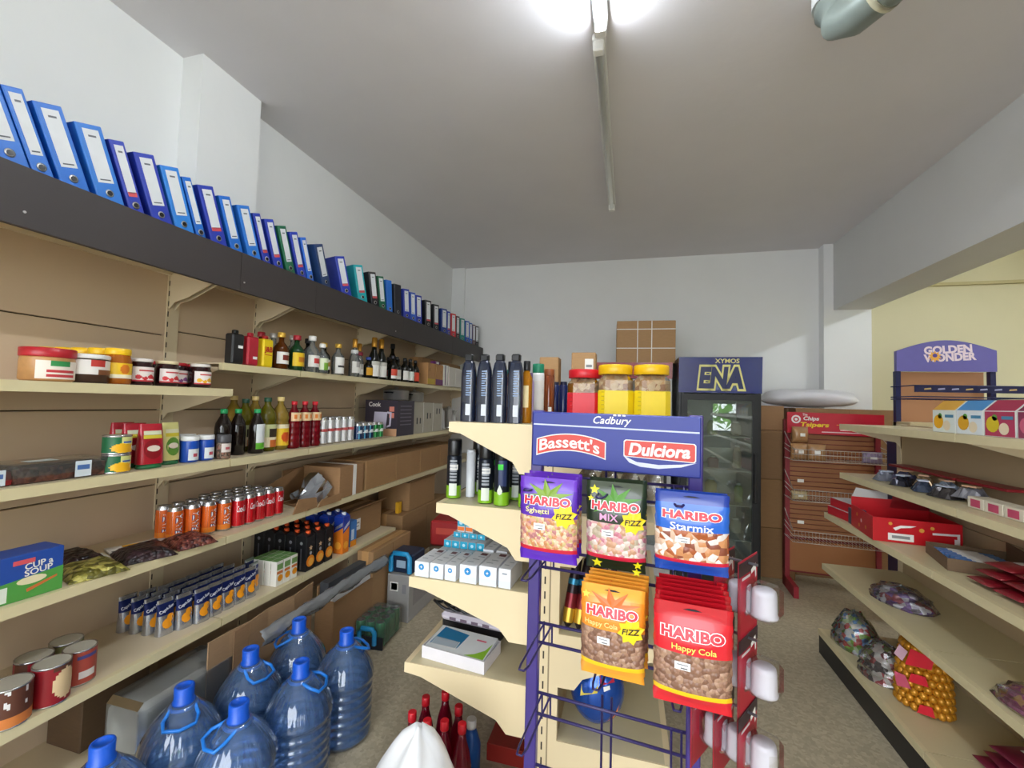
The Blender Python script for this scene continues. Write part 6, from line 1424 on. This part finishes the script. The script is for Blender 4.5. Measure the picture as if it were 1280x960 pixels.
def sweetpile(seed, w, d, h, cols, film=True):
    def b(root):
        n, k = 14, 10; v = []; rr = random.Random(seed)
        for j in range(k+1):
            for i in range(n):
                a = 2*PI*i/n; t = j/k; q = math.sqrt(max(0, 1-t*t))
                v.append((w/2*q*math.cos(a)*(1+.08*rr.uniform(-1, 1)), d/2*q*math.sin(a)*(1+.08*rr.uniform(-1, 1)), h*t*(1+.1*rr.uniform(-1, 1))))
        f = [(j*n+i, j*n+(i+1) % n, (j+1)*n+(i+1) % n, (j+1)*n+i) for j in range(k) for i in range(n)]+[tuple(reversed(range(n)))]
        MB().add(v, f, 0, False).build('sweets', speckle('sweets_%d' % seed, cols, 42, .3, .6), root, kind='stuff')
        if film:
            v2 = [(x*1.08, y*1.08, zz*1.12+.001) for x, y, zz in v]
            MB().add(v2, f, 0, False).build('clear_bag', clear('crinkled_bag', '#eef0f0', .95, .12, 2.5, .04), root)
    return b
inst('pile1', sweetpile(1, .2, .3, .07, ['#6a3a8a', '#e8e2e8', '#a83a4a', '#4a3448', '#cfc4d6', '#7a4a9a']), 'sweet_bag', 'clear bag of purple and white sweets on the fourth right shelf', 'sweets', (1.345, 2.66, z), .2)
inst('pile2', sweetpile(2, .16, .24, .06, ['#b03a7a', '#c85a8a', '#d8a05a', '#a02a5a']), 'sweet_bag', 'pink bag of sweets on the fourth shelf at right picture edge', 'sweets', (1.29, 1.82, z), .1)
z = .151
inst('pile3', sweetpile(3, .2, .26, .17, ['#dcdcdc', '#8ab83a', '#c83a3a', '#6a9ad0', '#ece4d4', '#c8d8a0']), 'sweet_bag', 'clear bag of multicoloured sweets at the far end of base shelf', 'sweets', (1.29, 3.0, z), .1)
inst('pile4', sweetpile(4, .19, .24, .15, ['#4a3c3c', '#b83a40', '#dcd4cc', '#8a9a3a', '#8a2a34', '#e0d0c8']), 'sweet_bag', 'clear bag of dark and red sweets beside the gold net', 'sweets', (1.29, 2.705, z), .1)
r = thing('gold_ball_net', 'tall net bag of gold foil chocolate balls with red print', 'sweets', (1.33, 2.475, z), -.75)
mb = MB(); rr = random.Random(8)
for j in range(9):
    zz = .02+.032*j; wx = .092*(1-.25*(j/8)**2); 
    m_ = 9 if j < 7 else 7
    for i in range(18):
        a = 2*PI*(i+.5*(j % 2))/18; mb.ball((wx*math.cos(a)*1.0, .06*math.sin(a), zz), .0185, 7, 5)
mb.build('gold_balls', mat('#c98a24', .3, .35, var=.25, sc=60), r, kind='stuff')
MB().bbox(-.075, .075, -.045, .045, .01, .27, .02).build('inner_fill', mat('#a8701c', .4), r)
SN_ = flat(-.0805)
for poly, m_ in (([(-.04, .2), (.05, .22), (.06, .27), (-.02, .28)], HR), ([(-.03, .13), (.04, .14), (.03, .18), (-.02, .17)], HR), ([(-.07, .09), (-.02, .1), (-.04, .15), (-.08, .15)], mat('#c0506a', .4)), ([(.0, .01), (.06, .02), (.05, .06), (.01, .05)], HR), ([(-.05, .21), (-.03, .26), (-.06, .28), (-.08, .23)], mat('#c8a0b0', .4))):
    MB().prism(poly, 'y', -.0815, -.0805).build('printed_film', m_, r)
for k in range(6):
    inst('drp2', snack(.12, .03, .18, mat('#7a1e3a', .3, .2, var=.4, sc=30, coat=.3)), 'sweet_packet', 'maroon sweet packet on the base shelf at lower right, %s in the pile' % ORD[k], 'sweets', (1.33+.02*(k // 2), 2.12-.135*(k % 2)-.015*(k // 2), z+.017+.033*(k // 2)), 0, 'maroon sweet packets', rot=(-1.55, 0, -1.5+.14*math.sin(k*2.1)))
